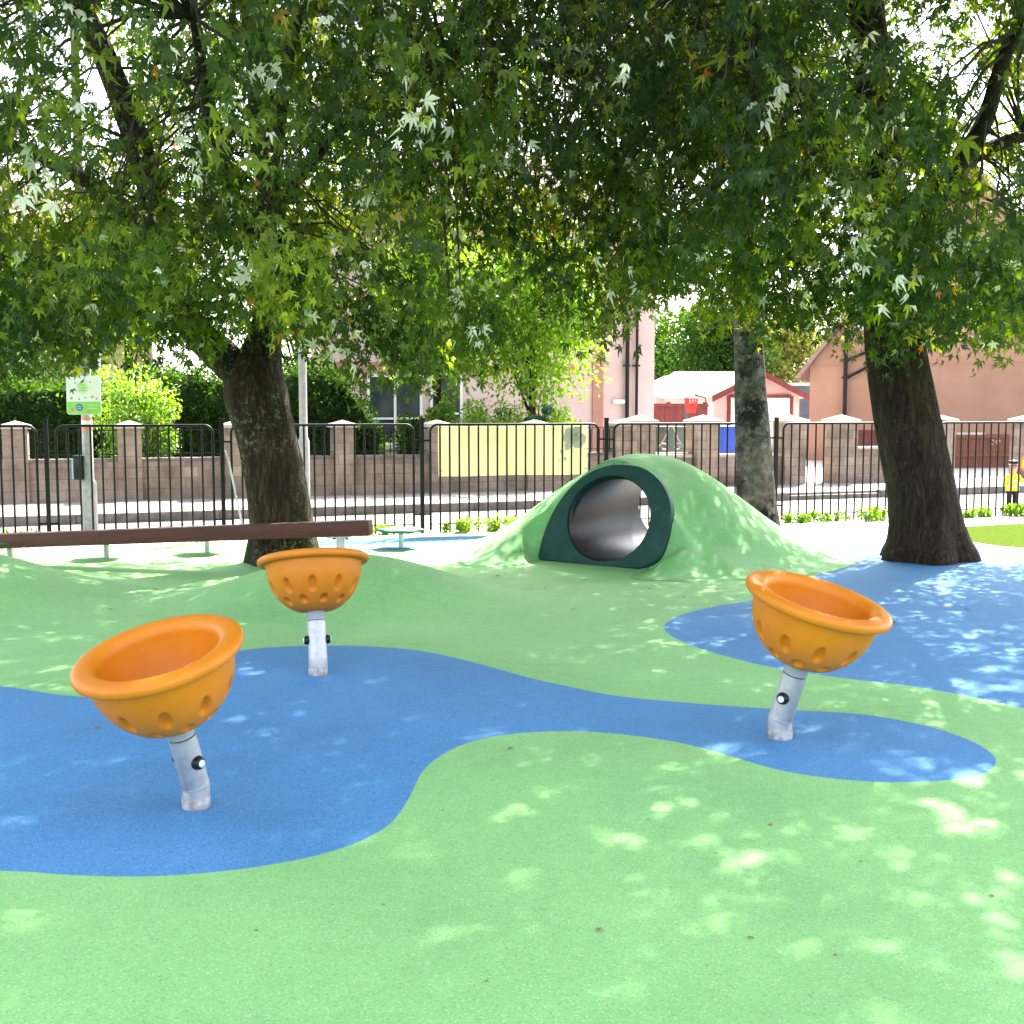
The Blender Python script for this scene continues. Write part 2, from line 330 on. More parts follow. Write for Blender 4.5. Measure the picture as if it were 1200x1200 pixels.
def leaf_mesh(name, batches, mat, parent=None):
    """batches of (template, positions, tip directions, normals, sizes, tints) become one crown mesh"""
    Vs, Fs, Ts, off = [], [], [], 0
    for (tv, tf), p, a, nn, sz, ti in batches:
        a = unit(a); y = unit(np.cross(nn, a)); z = np.cross(a, y); k = len(tv); N = len(p)
        asp, fold, curl = LRG.uniform(0.62, 1.08, N), LRG.uniform(-0.1, 0.75, N), LRG.uniform(-0.45, 0.12, N)
        tz = tv[None, :, 2] + fold[:, None] * np.abs(tv[None, :, 1]) + curl[:, None] * tv[None, :, 0] ** 2
        V = p[:, None, :] + sz[:, None, None] * (tv[None, :, 0:1] * a[:, None, :] + tv[None, :, 1:2] * asp[:, None, None] * y[:, None, :] + tz[:, :, None] * z[:, None, :])
        Vs.append(V.reshape(-1, 3)); Fs.append((tf[None] + (np.arange(N) * k)[:, None, None]).reshape(-1, 4) + off); Ts.append(np.repeat(ti, k)); off += N * k
    V = np.concatenate(Vs); Fq = np.concatenate(Fs); T = np.concatenate(Ts)
    me = bpy.data.meshes.new(name); me.vertices.add(len(V)); me.vertices.foreach_set('co', V.astype(np.float32).ravel())
    me.loops.add(Fq.size); me.loops.foreach_set('vertex_index', Fq.astype(np.int32).ravel())
    me.polygons.add(len(Fq)); me.polygons.foreach_set('loop_start', np.arange(0, Fq.size, 4, dtype=np.int32))
    try: me.polygons.foreach_set('loop_total', np.full(len(Fq), 4, dtype=np.int32))
    except Exception: pass
    at_ = me.attributes.new('tint', 'FLOAT', 'POINT'); at_.data.foreach_set('value', T.astype(np.float32))
    me.materials.append(mat); me.update(calc_edges=True); me.validate()
    o = bpy.data.objects.new(name, me); COL.objects.link(o)
    if parent: o.parent = parent
    return o

# ------------------------------------------------------------------ ground zones
def fence_px(x): return 633 - 0.0295 * (x - 200)
FA, FB = G(0, fence_px(0)), G(1200, fence_px(1200))
FD = (FB - FA).normalized(); FN = Vector((-FD.y, FD.x, 0))      # along the fence, and away from the camera
def off(p, d): return p + FN * d
def Z2(pts): return [(p.x, p.y) for p in pts]
blueA = spline([G(x, y) for x, y in [(-160, 790), (0, 804), (60, 813), (110, 817), (150, 814), (190, 800), (225, 780), (262, 767), (300, 760), (350, 757), (420, 757), (480, 761), (530, 770),
    (580, 783), (620, 794), (660, 803), (720, 815), (800, 823), (880, 829), (950, 833), (1010, 837), (1060, 845), (1105, 856), (1142, 870), (1162, 883), (1167, 893), (1158, 904), (1130, 912), (1080, 916), (1020, 916),
    (950, 909), (900, 899), (850, 884), (800, 871), (750, 863), (700, 858), (650, 857), (600, 860), (560, 867), (530, 878), (506, 893), (492, 909), (482, 930), (470, 950), (455, 967), (430, 982),
    (400, 994), (360, 1005), (300, 1016), (240, 1023), (170, 1027), (100, 1026), (40, 1022), (-60, 1012), (-260, 960)]], 5, True)
blueB = spline([G(x, y) for x, y in [(1330, 860), (1200, 830), (1150, 819), (1110, 811), (1060, 803), (1000, 796), (940, 788), (900, 781), (870, 774), (830, 763), (800, 752), (784, 743), (778, 734), (788, 725), (810, 717), (840, 710),
    (880, 704), (912, 695), (942, 682), (966, 669), (985, 656), (975, 645), (880, 641), (760, 642), (640, 641), (560, 642), (480, 644), (420, 646), (375, 650), (335, 646), (325, 639), (350, 635), (450, 631), (600, 628), (760, 630), (900, 633),
    (1000, 634), (1070, 636), (1130, 637), (1165, 641), (1210, 645), (1330, 652)]], 4, True)
lawn = spline([G(x, y) for x, y in [(1122, 619), (1150, 616), (1200, 613.5), (1320, 610), (1420, 616), (1420, 642), (1300, 649), (1210, 643), (1160, 638.5), (1132, 632)]], 4, True)
P_far_l, P_far_r = FA - FD * 9, FB + FD * 9
P_outer = [Vector((-15, -7, 0)), Vector((19, -7, 0)), off(P_far_r, 0.22), off(P_far_l, 0.22)]
green_poly = [Vector((-14.9, -6.9, 0)), Vector((18.9, -6.9, 0)), Vector((18.5, 11.2, 0)), G(1200, 652), G(1040, 650), G(900, 637), G(640, 631), G(350, 638), off(G(200, 633), -0.35), off(P_far_l, -0.35)]
HUMPS = [(-4.55, 8.75, 0.42, 1.9, 1.7), (-1.25, 8.75, 0.35, 1.75, 1.15)]
def ground_h(x, y):
    z = 0.0
    for cx, cy_, h, rx, ry in HUMPS:
        d = math.hypot((x - cx) / rx, (y - cy_) / ry)
        if d < 1: z += h * (0.5 + 0.5 * math.cos(math.pi * d)) ** 1.15
    return z
def make_ground():
    verts, faces = [], []
    for poly in (P_outer, green_poly, blueA, blueB, lawn):
        if sum(p.x * q.y - q.x * p.y for p, q in zip(poly, poly[1:] + poly[:1])) < 0: poly = poly[::-1]
        b = len(verts); verts += [Vector((p.x, p.y)) for p in poly]; faces.append(list(range(b, len(verts))))
    x = -6.9
    while x < 1.2:
        y = 6.8
        while y < 10.7:
            if any(math.hypot((x - c[0]) / c[3], (y - c[1]) / c[4]) < 1.04 for c in HUMPS): verts.append(Vector((x + 0.003 * math.sin(y * 91), y)))
            y += 0.085
        x += 0.085
    for xi in range(-14, 19, 2):
        for yi in range(-6, 11, 2): verts.append(Vector((xi + 0.13, yi + 0.07)))
    vo, _, fo, _, _, of = delaunay_2d_cdt(verts, [], faces, 1, 1e-5)
    zone = {'green_rubber_surface': MB(), 'blue_rubber_surface': MB(), 'path': MB(), 'lawn': MB()}
    idx = {k: {} for k in zone}
    for f, src in zip(fo, of):
        s = set(src)
        k = 'lawn' if 4 in s else 'blue_rubber_surface' if (2 in s or 3 in s) else 'green_rubber_surface' if 1 in s else 'path'
        mb, ix = zone[k], idx[k]; q = []
        for i in f:
            if i not in ix: ix[i] = len(mb.v); p = vo[i]; mb.v.append((p.x, p.y, ground_h(p.x, p.y)))
            q.append(ix[i])
        mb.f.append(tuple(q)); mb.m.append(0)
    for k, m in (('green_rubber_surface', 'green'), ('blue_rubber_surface', 'blue'), ('path', 'path'), ('lawn', 'lawn')):
        o = zone[k].build(k, M[m], smooth=60); tag(o, kind='structure')
make_ground()
def slab(name, pts, mat, z):
    mb = MB(); mb.prism([(p.x, p.y) for p in pts], 0.2, Matrix.Translation((0, 0, z - 0.2)))
    return tag(mb.build(name, mat), kind='structure')
def sheet(name, pts, mat, z):
    mb = MB(); mb.add([(p.x, p.y, z) for p in pts], [tuple(range(len(pts)))])
    return tag(mb.build(name, mat), kind='structure')
gp = MB(); gp.add([(-700, -700, -0.08), (700, -700, -0.08), (700, 700, -0.08), (-700, 700, -0.08)], [(0, 1, 2, 3)])
tag(gp.build('ground', M['earth']), kind='structure')
KA, KB = G(30, 615), G(1150, 578)                  # far kerb line, on the road
KD = (KB - KA).normalized(); KN = Vector((-KD.y, KD.x, 0))
WA, WB = G(20, 588, 0.1), G(984, 565, 0.1)         # boundary wall line
WD = (WB - WA).normalized(); WN = Vector((-WD.y, WD.x, 0))
sheet('road', [off(FA - FD * 40, 0.2), off(FB + FD * 40, 0.2), KB + KD * 40 + KN * 0.05, KA - KD * 40 + KN * 0.05], M['road'], -0.015)
drop0, drop1 = G(930, 583), G(1030, 581)           # the dropped kerb at the drive
slab('pavement', [KA - KD * 40 + KN * 0.125, KB + KD * 40 + KN * 0.125, WB + WD * 40 + WN * 0.3, WA - WD * 40 + WN * 0.3], M['pave'], 0.096)
kb = MB(); t0 = -30.0
while t0 < 32:
    L = 0.9; c = KA + KD * (t0 + L / 2) + KN * 0.06
    xpx = 600 + F * c.x / c.y
    h = 0.11 if not (925 < xpx < 1040) else 0.06
    kb.box((c.x, c.y, h / 2 - 0.02), (L - 0.008, 0.125, h + 0.04), Matrix.Rotation(math.atan2(KD.y, KD.x), 3, 'Z'), bev=0.01); t0 += L
tag(kb.build('kerb', M['kerb']), kind='structure')
sheet('garden_ground', [WA - WD * 40 + WN * 0.3, WA + WD * 9.2 + WN * 0.3, WA + WD * 9.2 + WN * 60, WA - WD * 40 + WN * 60], M['earth'], 0.09)
sheet('driveway', [WA + WD * 9.2 + WN * 0.3, WB + WD * 40 + WN * 0.3, WB + WD * 40 + WN * 60, WA + WD * 9.2 + WN * 60], M['drive'], 0.092)

# ------------------------------------------------------------------ spinner bowls
def dense(prof, step):
    P = spline([Vector((r, z, 0)) for r, z in prof], 24); out = [P[0]]
    for p in P[1:]:
        if (p - out[-1]).length >= step: out.append(p)
    if (P[-1] - out[-1]).length > 1e-6: out.append(P[-1])
    return [(max(p.x, 0.0005), p.y) for p in out]
TILT, KINK, REACH = R(16.5), 0.08, 0.255
def make_spinner():
    root = thing('spinner_bowl', (0, 0, 0), 'x', 'spinner bowl')
    ax = Vector((math.sin(TILT), 0, math.cos(TILT)))
    k = Vector((0, 0, KINK))
    pm = MB(); r = 0.05
    pm.tube([(0, 0, -0.03), (0, 0, 0.0), (0, 0, 0.03), k * 0.98 - Vector((0.002, 0, 0)), k + ax * 0.012, k + ax * (REACH - 0.05)], [r] * 6, 40)
    for kk, zz in ((k, 0.004),):
        pm.tube([kk + ax * (zz - 0.006), kk + ax * zz, kk + ax * (zz + 0.006)], [r + 0.0003, r + 0.0014, r + 0.0003], 40, cap=False)
    post = pm.build('post', M['galv'], root, 50)
    st = MB(); st.tube([(0, 0, -0.005), (0, 0, 0.038), (0, 0, 0.040)], [r + 0.0012, r + 0.0012, r], 40, cap=False); st.build('stained_foot', M['grime'], post, 50)
    cm = MB(); q = k + ax * (REACH - 0.05)
    cm.tube([q + ax * 0.003, q + ax * 0.004, q + ax * 0.055], [0.044, 0.0485, 0.0485], 40); cm.build('collar', M['collar'], root, 50)
    gm = MB(); gm.tube([q - ax * 0.001, q + ax * 0.0035], [0.0475, 0.0475], 40); gm.build('seal_ring', M['capblack'], root, 50)
    prof = dense([(0.052, 0.0), (0.095, 0.006), (0.142, 0.028), (0.187, 0.068), (0.222, 0.118), (0.244, 0.172), (0.254, 0.222), (0.258, 0.252), (0.264, 0.259), (0.281, 0.258), (0.293, 0.262), (0.299, 0.271),
                  (0.300, 0.283), (0.295, 0.294), (0.283, 0.301), (0.262, 0.304), (0.240, 0.302), (0.222, 0.293), (0.212, 0.274), (0.208, 0.24), (0.196, 0.19), (0.172, 0.135), (0.125, 0.093), (0.07, 0.075), (0.0005, 0.07)], 0.0052)
    def disp(vs, n, m):
        A = np.array([v[:] for v in vs]).reshape(m, n, 3); pr = np.array(prof)
        tg = np.gradient(pr, axis=0); nr = np.stack([tg[:, 1], -tg[:, 0]], 1); nr /= np.linalg.norm(nr, axis=1, keepdims=True)
        th = np.arange(n) * 2 * math.pi / n
        s = np.concatenate([[0], np.cumsum(np.linalg.norm(np.diff(pr, axis=0), axis=1))])
        iz = lambda z: s[np.argmin(np.abs(pr[:m // 2, 1] - z))]
        D = np.zeros((m, n)); outer = (np.arange(m) < m * 0.5)[:, None]
        for j in range(10):
            for zc, ph, wa, hs in ((0.125, 0, 0.023, 0.046), (0.052, 0.5, 0.024, 0.029)):
                dth = (th - (j + ph + 0.28) * 2 * math.pi / 10 + math.pi) % (2 * math.pi) - math.pi
                d = np.sqrt((dth[None] * pr[:, 0:1] / wa) ** 2 + ((s[:, None] - iz(zc)) / hs) ** 2)
                e = np.clip((1.05 - d) / 0.42, 0, 1); D = np.maximum(D, outer * 0.021 * e * e * (3 - 2 * e))
        A[:, :, 0] -= D * nr[:, 0:1] * np.cos(th)[None]; A[:, :, 1] -= D * nr[:, 0:1] * np.sin(th)[None]; A[:, :, 2] -= D * nr[:, 1:2]
        return [Vector(p) for p in A.reshape(-1, 3)]
    bm = MB(); bm.lathe(prof, 252, None, 0, disp)
    bm.f.append(tuple(range(252)));  bm.m.append(0)
    bo = bm.build('bowl', M['orange'], root, 60)
    bo.matrix_basis = Matrix.Translation(k + ax * REACH) @ Matrix.Rotation(TILT, 4, 'Y')
    for sgn in (-1, 1):
        c = k + ax * 0.105; y = Vector((0, sgn, 0))
        b = MB(); b.tube([c + y * 0.046, c + y * 0.062, c + y * 0.068, c + y * 0.070], [0.0235, 0.0235, 0.020, 0.016], 24)
        b.tube([c + y * 0.046, c + y * 0.055], [0.0265, 0.0255], 24)
        bo = b.build('bolt_cap', M['capblack'], root, 40)
        b = MB(); b.tube([c + y * 0.0695, c + y * 0.073, c + y * 0.075], [0.0135, 0.0135, 0.011], 20); b.build('plug', M['capwhite'], bo, 40)
    return root
sp0 = make_spinner()
SPIN = [((230, 945), 236, 'nearest orange spinner bowl, tipped forward on a steel post in the wide blue patch', 0.0),
        ((373, 790), 106, 'orange spinner bowl tipped away from the viewer in front of the lichened tree', 0.3),
        ((914, 864), -36, 'orange spinner bowl tipped right, on the narrow blue tongue', 0.12)]
for i, ((px, py), az, lab, tw) in enumerate(SPIN):
    o = sp0 if i == 0 else copy_tree(sp0)
    o.location = G(px, py); o.rotation_euler = (0, 0, R(az)); o['label'] = lab; o.scale = ((1, 1, 1), (1.03,) * 3, (1.06,) * 3)[i]; o['group'] = 'orange spinner bowls on the rubber surface'
    for ch in [x for x in COL.objects if x.parent == o and x.name.startswith('bowl')]:
        ch.matrix_basis = ch.matrix_basis @ Matrix.Rotation(tw, 4, 'Z')

# ------------------------------------------------------------------ tunnel mound
def make_mound():
    pl, pr = G(630, 656), G(752, 667)
    u = (pr - pl).normalized(); back = Vector((-u.y, u.x, 0)); lean = R(17)
    vdir = (Vector((0, 0, 1)) * math.cos(lean) + back * math.sin(lean)).normalized()
    nrm = u.cross(vdir)                      # towards the camera side
    def onplane(px, py):
        d = ray(px, py); o = Vector((0, 0, CAM_H)); t = (pl - o).dot(nrm) / d.dot(nrm); q = o + d * t - pl
        return (q.dot(u), q.dot(vdir))
    out = spline([Vector((*onplane(x, y), 0)) for x, y in [(630, 657), (635, 635), (642, 614), (652, 594), (668, 573), (690, 555), (712, 546), (733, 544), (755, 549), (773, 563), (784, 583), (787, 603), (784, 628), (777, 649), (766, 661), (750, 667)]], 5)
    hc = onplane(713, 608); ra = onplane(763, 606)[0] - hc[0]; rb = onplane(713, 558)[1] - hc[1]
    c3 = Vector((1.40, 11.8, 0)); X0 = G(560, 645).x
    root = thing('tunnel_mound', (c3.x, c3.y, 0), 'green rubber play mound with a dark round crawl tunnel through it', 'play mound')
    loc = lambda p: Vector(p) - Vector((c3.x, c3.y, 0))
    hole = pl + u * hc[0] + vdir * hc[1]; far = hole + Vector((0.80, 1.55, 0))
    axis = (far - hole).normalized()
    fw = max(p.x for p in out)
    sd_ = Vector((-axis.y, axis.x, 0)); cb = lambda d: 0.5 + 0.5 * math.cos(math.pi * min(1.0, abs(d)))
    def h(x, y):
        dx, dy = x - c3.x, y - c3.y
        q = Vector((x, y, 0)); r_ = q - Vector((hole.x, hole.y, 0)); t = r_.dot(axis); l = r_.dot(sd_)
        tc = t - 1.0
        d = math.hypot(tc / (2.5 if tc > 0 else 2.0), l / (2.15 if l > 0 else 2.12))
        b = 1.0 * cb(d) ** (0.98 if l > 0 else 1.15)
        ln = cb(t / 0.8) if t < 0 else (cb((t - 0.3) / 1.5) if t > 0.3 else 1.0)
        rg_ = 0.955 * cb(l / 1.30) * ln
        b = (b ** 6 + rg_ ** 6) ** (1 / 6) * (1 + 0.008 * noise.noise(Vector((x * 3.1, y * 3.1, 4))))
        q = q - pl; a = q.dot(u); s = q.dot(back)
        wall = max(0.0, (s - 0.03) / math.tan(lean))             # the cut face behind the portal plate
        e = min(1.0, max(0.0, max(0.05 - a, a - fw + 0.09) / 0.36))
        e = e * e * (3 - 2 * e)
        z = min(b, wall) * (1 - e) + b * e
        if t > 1.2 and abs(l) < 1.15: z = min(z, max(0.0, (1.72 - t) * 6))
        return z
    mb = MB(); N = 0.034; nx, ny = 150, 150; ids = {}
    for j in range(ny):
        for i in range(nx):
            x, y = c3.x - 2.4 + i * N, c3.y - 2.3 + j * N
            ids[i, j] = len(mb.v); mb.v.append(tuple(loc((x, y, h(x, y) + 0.003))))
    for j in range(ny - 1):
        for i in range(nx - 1):
            q = [ids[i, j], ids[i + 1, j], ids[i + 1, j + 1], ids[i, j + 1]]
            zs = [mb.v[k][2] for k in q]
            if max(zs) < 0.0045: continue
            c = sum((Vector(mb.v[k]) for k in q), Vector()) / 4 + Vector((c3.x, c3.y, 0))
            rel = c - hole; t = rel.dot(axis); rad = (rel - axis * t)
            if (-0.5 < t < 0.5 or t > 1.4) and t < 2.6 and rad.length < 0.455: continue
            mb.f.append(tuple(q)); mb.m.append(0)
    mb.build('mound_surface', M['mound'], root, 70)
    # portal plate with its round opening
    pm = MB(); n = 96; ring = []
    for k in range(n):
        a = 2 * math.pi * k / n; ring.append((hc[0] + ra * math.cos(a), hc[1] + rb * math.sin(a)))
    oc = [(p.x, p.y) for p in out]
    def outer_at(a):
        d = Vector((math.cos(a), math.sin(a))); best = None; m = len(oc)
        for i in range(m):
            p, q = Vector(oc[i]) - Vector(hc), Vector(oc[(i + 1) % m]) - Vector(hc); e = q - p
            den = d.x * e.y - d.y * e.x
            if abs(den) < 1e-9: continue
            t = (p.x * e.y - p.y * e.x) / den; s = (p.x * d.y - p.y * d.x) / den
            if t > 0 and -1e-6 <= s <= 1 + 1e-6 and (best is None or t > best): best = t
        return Vector(hc) + d * (best or ra)
    P3 = lambda a, b, d: loc(pl + u * a + vdir * b + nrm * d)
    rows = []
    for k in range(n):
        a = 2 * math.pi * k / n; o2 = outer_at(a); r2 = Vector(ring[k])
        rows.append([P3(r2.x, r2.y, -0.10), P3(r2.x, r2.y, 0.012), P3(*(r2 + (o2 - r2) * 0.05), 0.022), P3(*(r2 + (o2 - r2) * 0.93), 0.022), P3(o2.x, o2.y, 0.008), P3(o2.x, o2.y, -0.07)])
    for rr in rows: pm.v += [tuple(p) for p in rr]
    for k in range(n):
        for i in range(5): pm.f.append((k * 6 + i, ((k + 1) % n) * 6 + i, ((k + 1) % n) * 6 + i + 1, k * 6 + i + 1)); pm.m.append(0)
    pm.build('tunnel_portal', M['portal'], root, 35)
    pp = MB(); S = 14
    for i in range(S + 1):
        t = i / S
        for k in range(n):
            a = 2 * math.pi * k / n
            A = pl + u * (hc[0] + ra * 0.985 * math.cos(a)) + vdir * (hc[1] + rb * 0.985 * math.sin(a)) - nrm * 0.01
            B = far + Vector((-axis.y, axis.x, 0)) * (-0.37 * math.cos(a)) + Vector((0, 0, 0.37 * math.sin(a) - 0.02))
            pp.v.append(tuple(loc(A.lerp(B, t))))
    for i in range(S):
        for k in range(n): pp.f.append((i * n + k, i * n + (k + 1) % n, (i + 1) * n + (k + 1) % n, (i + 1) * n + k)); pp.m.append(0)
    pp.build('tunnel_pipe', M['pipe'], root, 70)
    em = MB(); s = Vector((-axis.y, axis.x, 0)); pts = []
    fr = lambda r_, z_: loc(far + s * r_ + Vector((0, 0, z_)))
    for k in range(n):
        a = 2 * math.pi * k / n
        for r_, d in ((0.38, -0.02), (0.38, 0.03), (0.46, 0.03), (0.46, -0.12)):
            em.v.append(tuple(loc(far + axis * d) + s * (r_ * math.cos(a)) + Vector((0, 0, max(r_ * math.sin(a), -0.45)))))
    for k in range(n):
        for i in range(3): em.f.append((k * 4 + i, ((k + 1) % n) * 4 + i, ((k + 1) % n) * 4 + i + 1, k * 4 + i + 1)); em.m.append(0)
    em.build('tunnel_portal', M['portal'], root, 35)
make_mound()

# ------------------------------------------------------------------ balance beam and stepping pods
def make_beam():
    a, b = at(-70, 0, 10.95), at(428, 0, 10.2)
    za, zb, hh, ww = 0.255, 0.475, 0.137, 0.13
    root = thing('balance_beam', (b.x, b.y, 0), 'long brown balance beam sloping up past the foot of the lichened tree', 'balance beam')
    A, B = Vector((a.x - b.x, a.y - b.y, za - hh / 2)), Vector((0, 0, zb - hh / 2))
    m = MB(); d = B - A; fr = frame((A + B) / 2, d, (0, 0, 1))
    m.box((0, 0, 0), (d.length, hh, ww), bev=0.012)
    o = m.build('beam', M['beam'], root, 40); o.matrix_basis = fr
    for t in (0.93, 0.035):
        p = A.lerp(B, t); q = MB(); z = p.z - hh / 2
        q.tube([(p.x, p.y, -0.03), (p.x, p.y, z - 0.004)], 0.038, 24); q.box((p.x, p.y, z - 0.006), (0.16, 0.10, 0.012))
        leg = q.build('leg', M['galv'], root, 40)
        for s in (-1, 1):
            q = MB(); c = Vector((p.x + s * 0.055, p.y, z - 0.02)); q.tube([c + Vector((0, 0, -0.012)), c + Vector((0, 0, 0.01))], 0.014, 12); q.build('bolt', M['capblack'], leg, 40)
make_beam()
def make_pod():
    root = thing('stepping_pod', (0, 0, 0), 'x', 'stepping pod', group='low stepping pods behind the balance beam')
    m = MB(); n = 120; prof = []
    def ring(r, z): return [(r * (1 + 0.085 * math.cos(6 * a)) * math.cos(a), r * (1 + 0.085 * math.cos(6 * a)) * math.sin(a), z) for a in (2 * math.pi * k / n for k in range(n))]
    rs = [ring(0.20, 0.172), ring(0.222, 0.175), ring(0.228, 0.186), ring(0.224, 0.197), ring(0.21, 0.203), ring(0.10, 0.206)]
    for r_ in rs: m.v += r_
    for i in range(len(rs) - 1):
        for k in range(n): m.f.append((i * n + k, i * n + (k + 1) % n, (i + 1) * n + (k + 1) % n, (i + 1) * n + k)); m.m.append(0)
    m.f += [tuple(range(n)), tuple((len(rs) - 1) * n + k for k in range(n))]; m.m += [0, 0]
    m.build('pod_top', M['pod'], root, 40)
    m = MB(); m.tube([(0, 0, -0.03), (0, 0, 0.174)], 0.026, 20); m.tube([(0, 0, 0.150), (0, 0, 0.173)], [0.03, 0.07], 20); m.build('post', M['galv'], root, 40)
    return root
pod = make_pod()
for i, (px, py, lab) in enumerate([(470, 642, 'dark green stepping pod with scalloped top standing clear, right of the beam end'), (243, 648, 'stepping pod half hidden behind the beam, just left of the lichened trunk'),
                                   (125, 654, 'stepping pod half hidden behind the beam, below the sign on the lamp post'), (12, 657, 'stepping pod showing below the beam at the left edge, beside the left hump')]):
    o = pod if i == 0 else copy_tree(pod); o.location = G(px, py); o.rotation_euler = (0, 0, 0.3 * i); o['label'] = lab

# ------------------------------------------------------------------ fence
def fence_at(px):
    lo = ray(px, 600); d = Vector((lo.x, lo.y)); # meet the fence line with the vertical plane through this column
    den = d.x * FD.y - d.y * FD.x; t = (FA.x * FD.y - FA.y * FD.x) / den
    return Vector((d.x * t, d.y * t, 0))
def make_panel(p0, p1, label, first_post=True, last_post=False, stay=False):
    L = (p1 - p0).length; ang = math.atan2(p1.y - p0.y, p1.x - p0.x)
    root = thing('fence_panel', p0, label, 'fence panel', ang, 'black bow-ended railing panels along the road')
    H, g, rr = 1.275, 0.10, 0.012
    pm = MB()
    def post(x): 
        m = MB(); m.box((x, 0, 0.66), (0.045, 0.045, 1.36), bev=0.004); m.box((x, 0, 1.345), (0.052, 0.052, 0.012)); o = m.build('post', M['black'], root)
        return o
    if first_post: post(0)
    if last_post: post(L)
    m = MB(); c = 0.09
    path = [Vector((g, 0, 0.03)), Vector((g, 0, H - c))]
    path += [Vector((g + c - c * math.cos(t), 0, H - c + c * math.sin(t))) for t in (R(15), R(30), R(45), R(60), R(75))]
    path += [Vector((g + c, 0, H)), Vector((L - g - c, 0, H))]
    path += [Vector((L - g - c + c * math.sin(t), 0, H - c + c * math.cos(t))) for t in (R(15), R(30), R(45), R(60), R(75))]
    path += [Vector((L - g, 0, H - c)), Vector((L - g, 0, 0.03))]
    m.tube(path, 0.0145, 8)
    fr = m.build('panel_frame', M['black'], root, 50)
    m = MB(); m.box((L / 2, 0, 0.10), (L - 2 * g - 0.024, 0.04, 0.01)); m.build('bottom_rail', M['black'], root)
    for x0, x1 in ((0.0225, g - 0.012), (L - g + 0.012, L - 0.0225)):
        for z in (1.09, 0.22):
            m = MB(); m.box(((x0 + x1) / 2, 0, z), (abs(x1 - x0), 0.012, 0.022)); m.tube([((x0 + x1) / 2, -0.03, z + 0.003), ((x0 + x1) / 2, -0.006, z + 0.003)], 0.009, 8); m.build('bracket', M['black'], root)
    n = max(3, round((L - 2 * g) / 0.118)); sx = (L - 2 * g) / n; bar = None
    for k in range(1, n):
        x = g + k * sx
        zt = H - 0.012
        if bar is None:
            m = MB(); m.tube([(0, 0, 0.105), (0, 0, zt)], 0.0110, 8); m.tube([(0, 0, 0.0), (0, 0, 0.095)], 0.0110, 8); bar = m.build('bar', M['black'], root, 50); o = bar
        else:
            o = bar.copy(); COL.objects.link(o); o.parent = root
        o.location = (x, 0, 0)
    if stay:
        m = MB(); m.tube([(0.03, -0.035, 1.0), (0.06, -0.05, 0.9), (0.22, -0.12, 0.03)], 0.011, 8); m.build('stay', M['galv'], root, 50)
    return root
posts = [-170, 57, 262, 495, 710, 908]
pp_ = [fence_at(x) for x in posts]; st_ = (pp_[5] - pp_[4]).length
pp_ += [pp_[5] + FD * st_, pp_[5] + FD * st_ * 2]
FL = ['black railing panel at the left edge, rounded end beside the lamp post base', 'black railing panel crossing in front of the lamp post with the sign',
      'black railing panel with a slanting stay, passing behind the lichened trunk', 'black railing panel that carries the faded yellow banner',
      'black railing panel behind the top of the tunnel mound, before the red fence and bins', 'black railing panel between the pale mottled trunk and the dark trunk',
      'black railing panel right of the dark trunk, in front of the crossing warden figure']
for i in range(7): make_panel(pp_[i], pp_[i + 1], FL[i], True, i == 6, i == 2)
# banner tied to the back of the railings
def make_banner():
    a, b = fence_at(515) + FN * 0.03, fence_at(689) + FN * 0.03; L = (b - a).length
    root = thing('banner', (a.x, a.y, 0), 'faded yellow banner with blurred blue prints tied behind the railings', 'banner', math.atan2(FD.y, FD.x))
    m = MB(); nx, nz = 60, 20; z0, z1 = 0.66, 1.255
    hgt = lambda x, t: z0 + (z1 - z0) * t - 0.004 * math.sin(x * 5.2) * (1 - t)
    wav = lambda x, z: 0.012 + 0.010 * math.sin(x * 6 + z * 3) + 0.006 * math.sin(x * 15 + 2 * z)
    for s in (0, 1):
        for j in range(nz + 1):
            for i in range(nx + 1):
                x, t = L * i / nx, j / nz; m.v.append((x, wav(x, t) + 0.004 * s, hgt(x, t)))
    W = nx + 1; o_ = W * (nz + 1)
    for j in range(nz):
        for i in range(nx):
            q = (j * W + i, j * W + i + 1, (j + 1) * W + i + 1, (j + 1) * W + i); m.f += [q, tuple(k + o_ for k in q[::-1])]; m.m += [0, 0]
    m.build('banner_sheet', M['banner'], root, 60)
    for (cx, cz, r_) in [(L - 0.22, 1.13, 0.10), (L - 0.12, 1.08, 0.10), (L - 0.26, 1.00, 0.045), (L - 0.33, 0.94, 0.028), (L - 0.29, 0.85, 0.025), (L - 0.36, 0.83, 0.018), (L - 0.13, 1.2, 0.05)]:
        vs = [(cx, wav(cx, (cz - z0) / 0.555) - 0.003, cz)] + [(cx + r_ * math.cos(t) * (1 + 0.2 * math.sin(3 * t + cx * 40)), wav(cx + r_ * math.cos(t), (cz + r_ * math.sin(t) - z0) / 0.555) - 0.003, cz + r_ * math.sin(t)) for t in (2 * math.pi * k / 20 for k in range(20))]
        pm = MB(); pm.add(vs, [(0, 1 + k, 1 + (k + 1) % 20) for k in range(20)]); pm.build('blurred_print', M['bprint'], root)
    for x, z in ((0.03, 1.24), (L - 0.03, 1.24), (L / 2, 1.245), (0.03, 0.73), (L - 0.03, 0.73)):
        m = MB(); m.tube([(x, -0.055, z), (x, 0.02, z)], 0.004, 6); m.build('tie', M['capblack'], root)
make_banner()

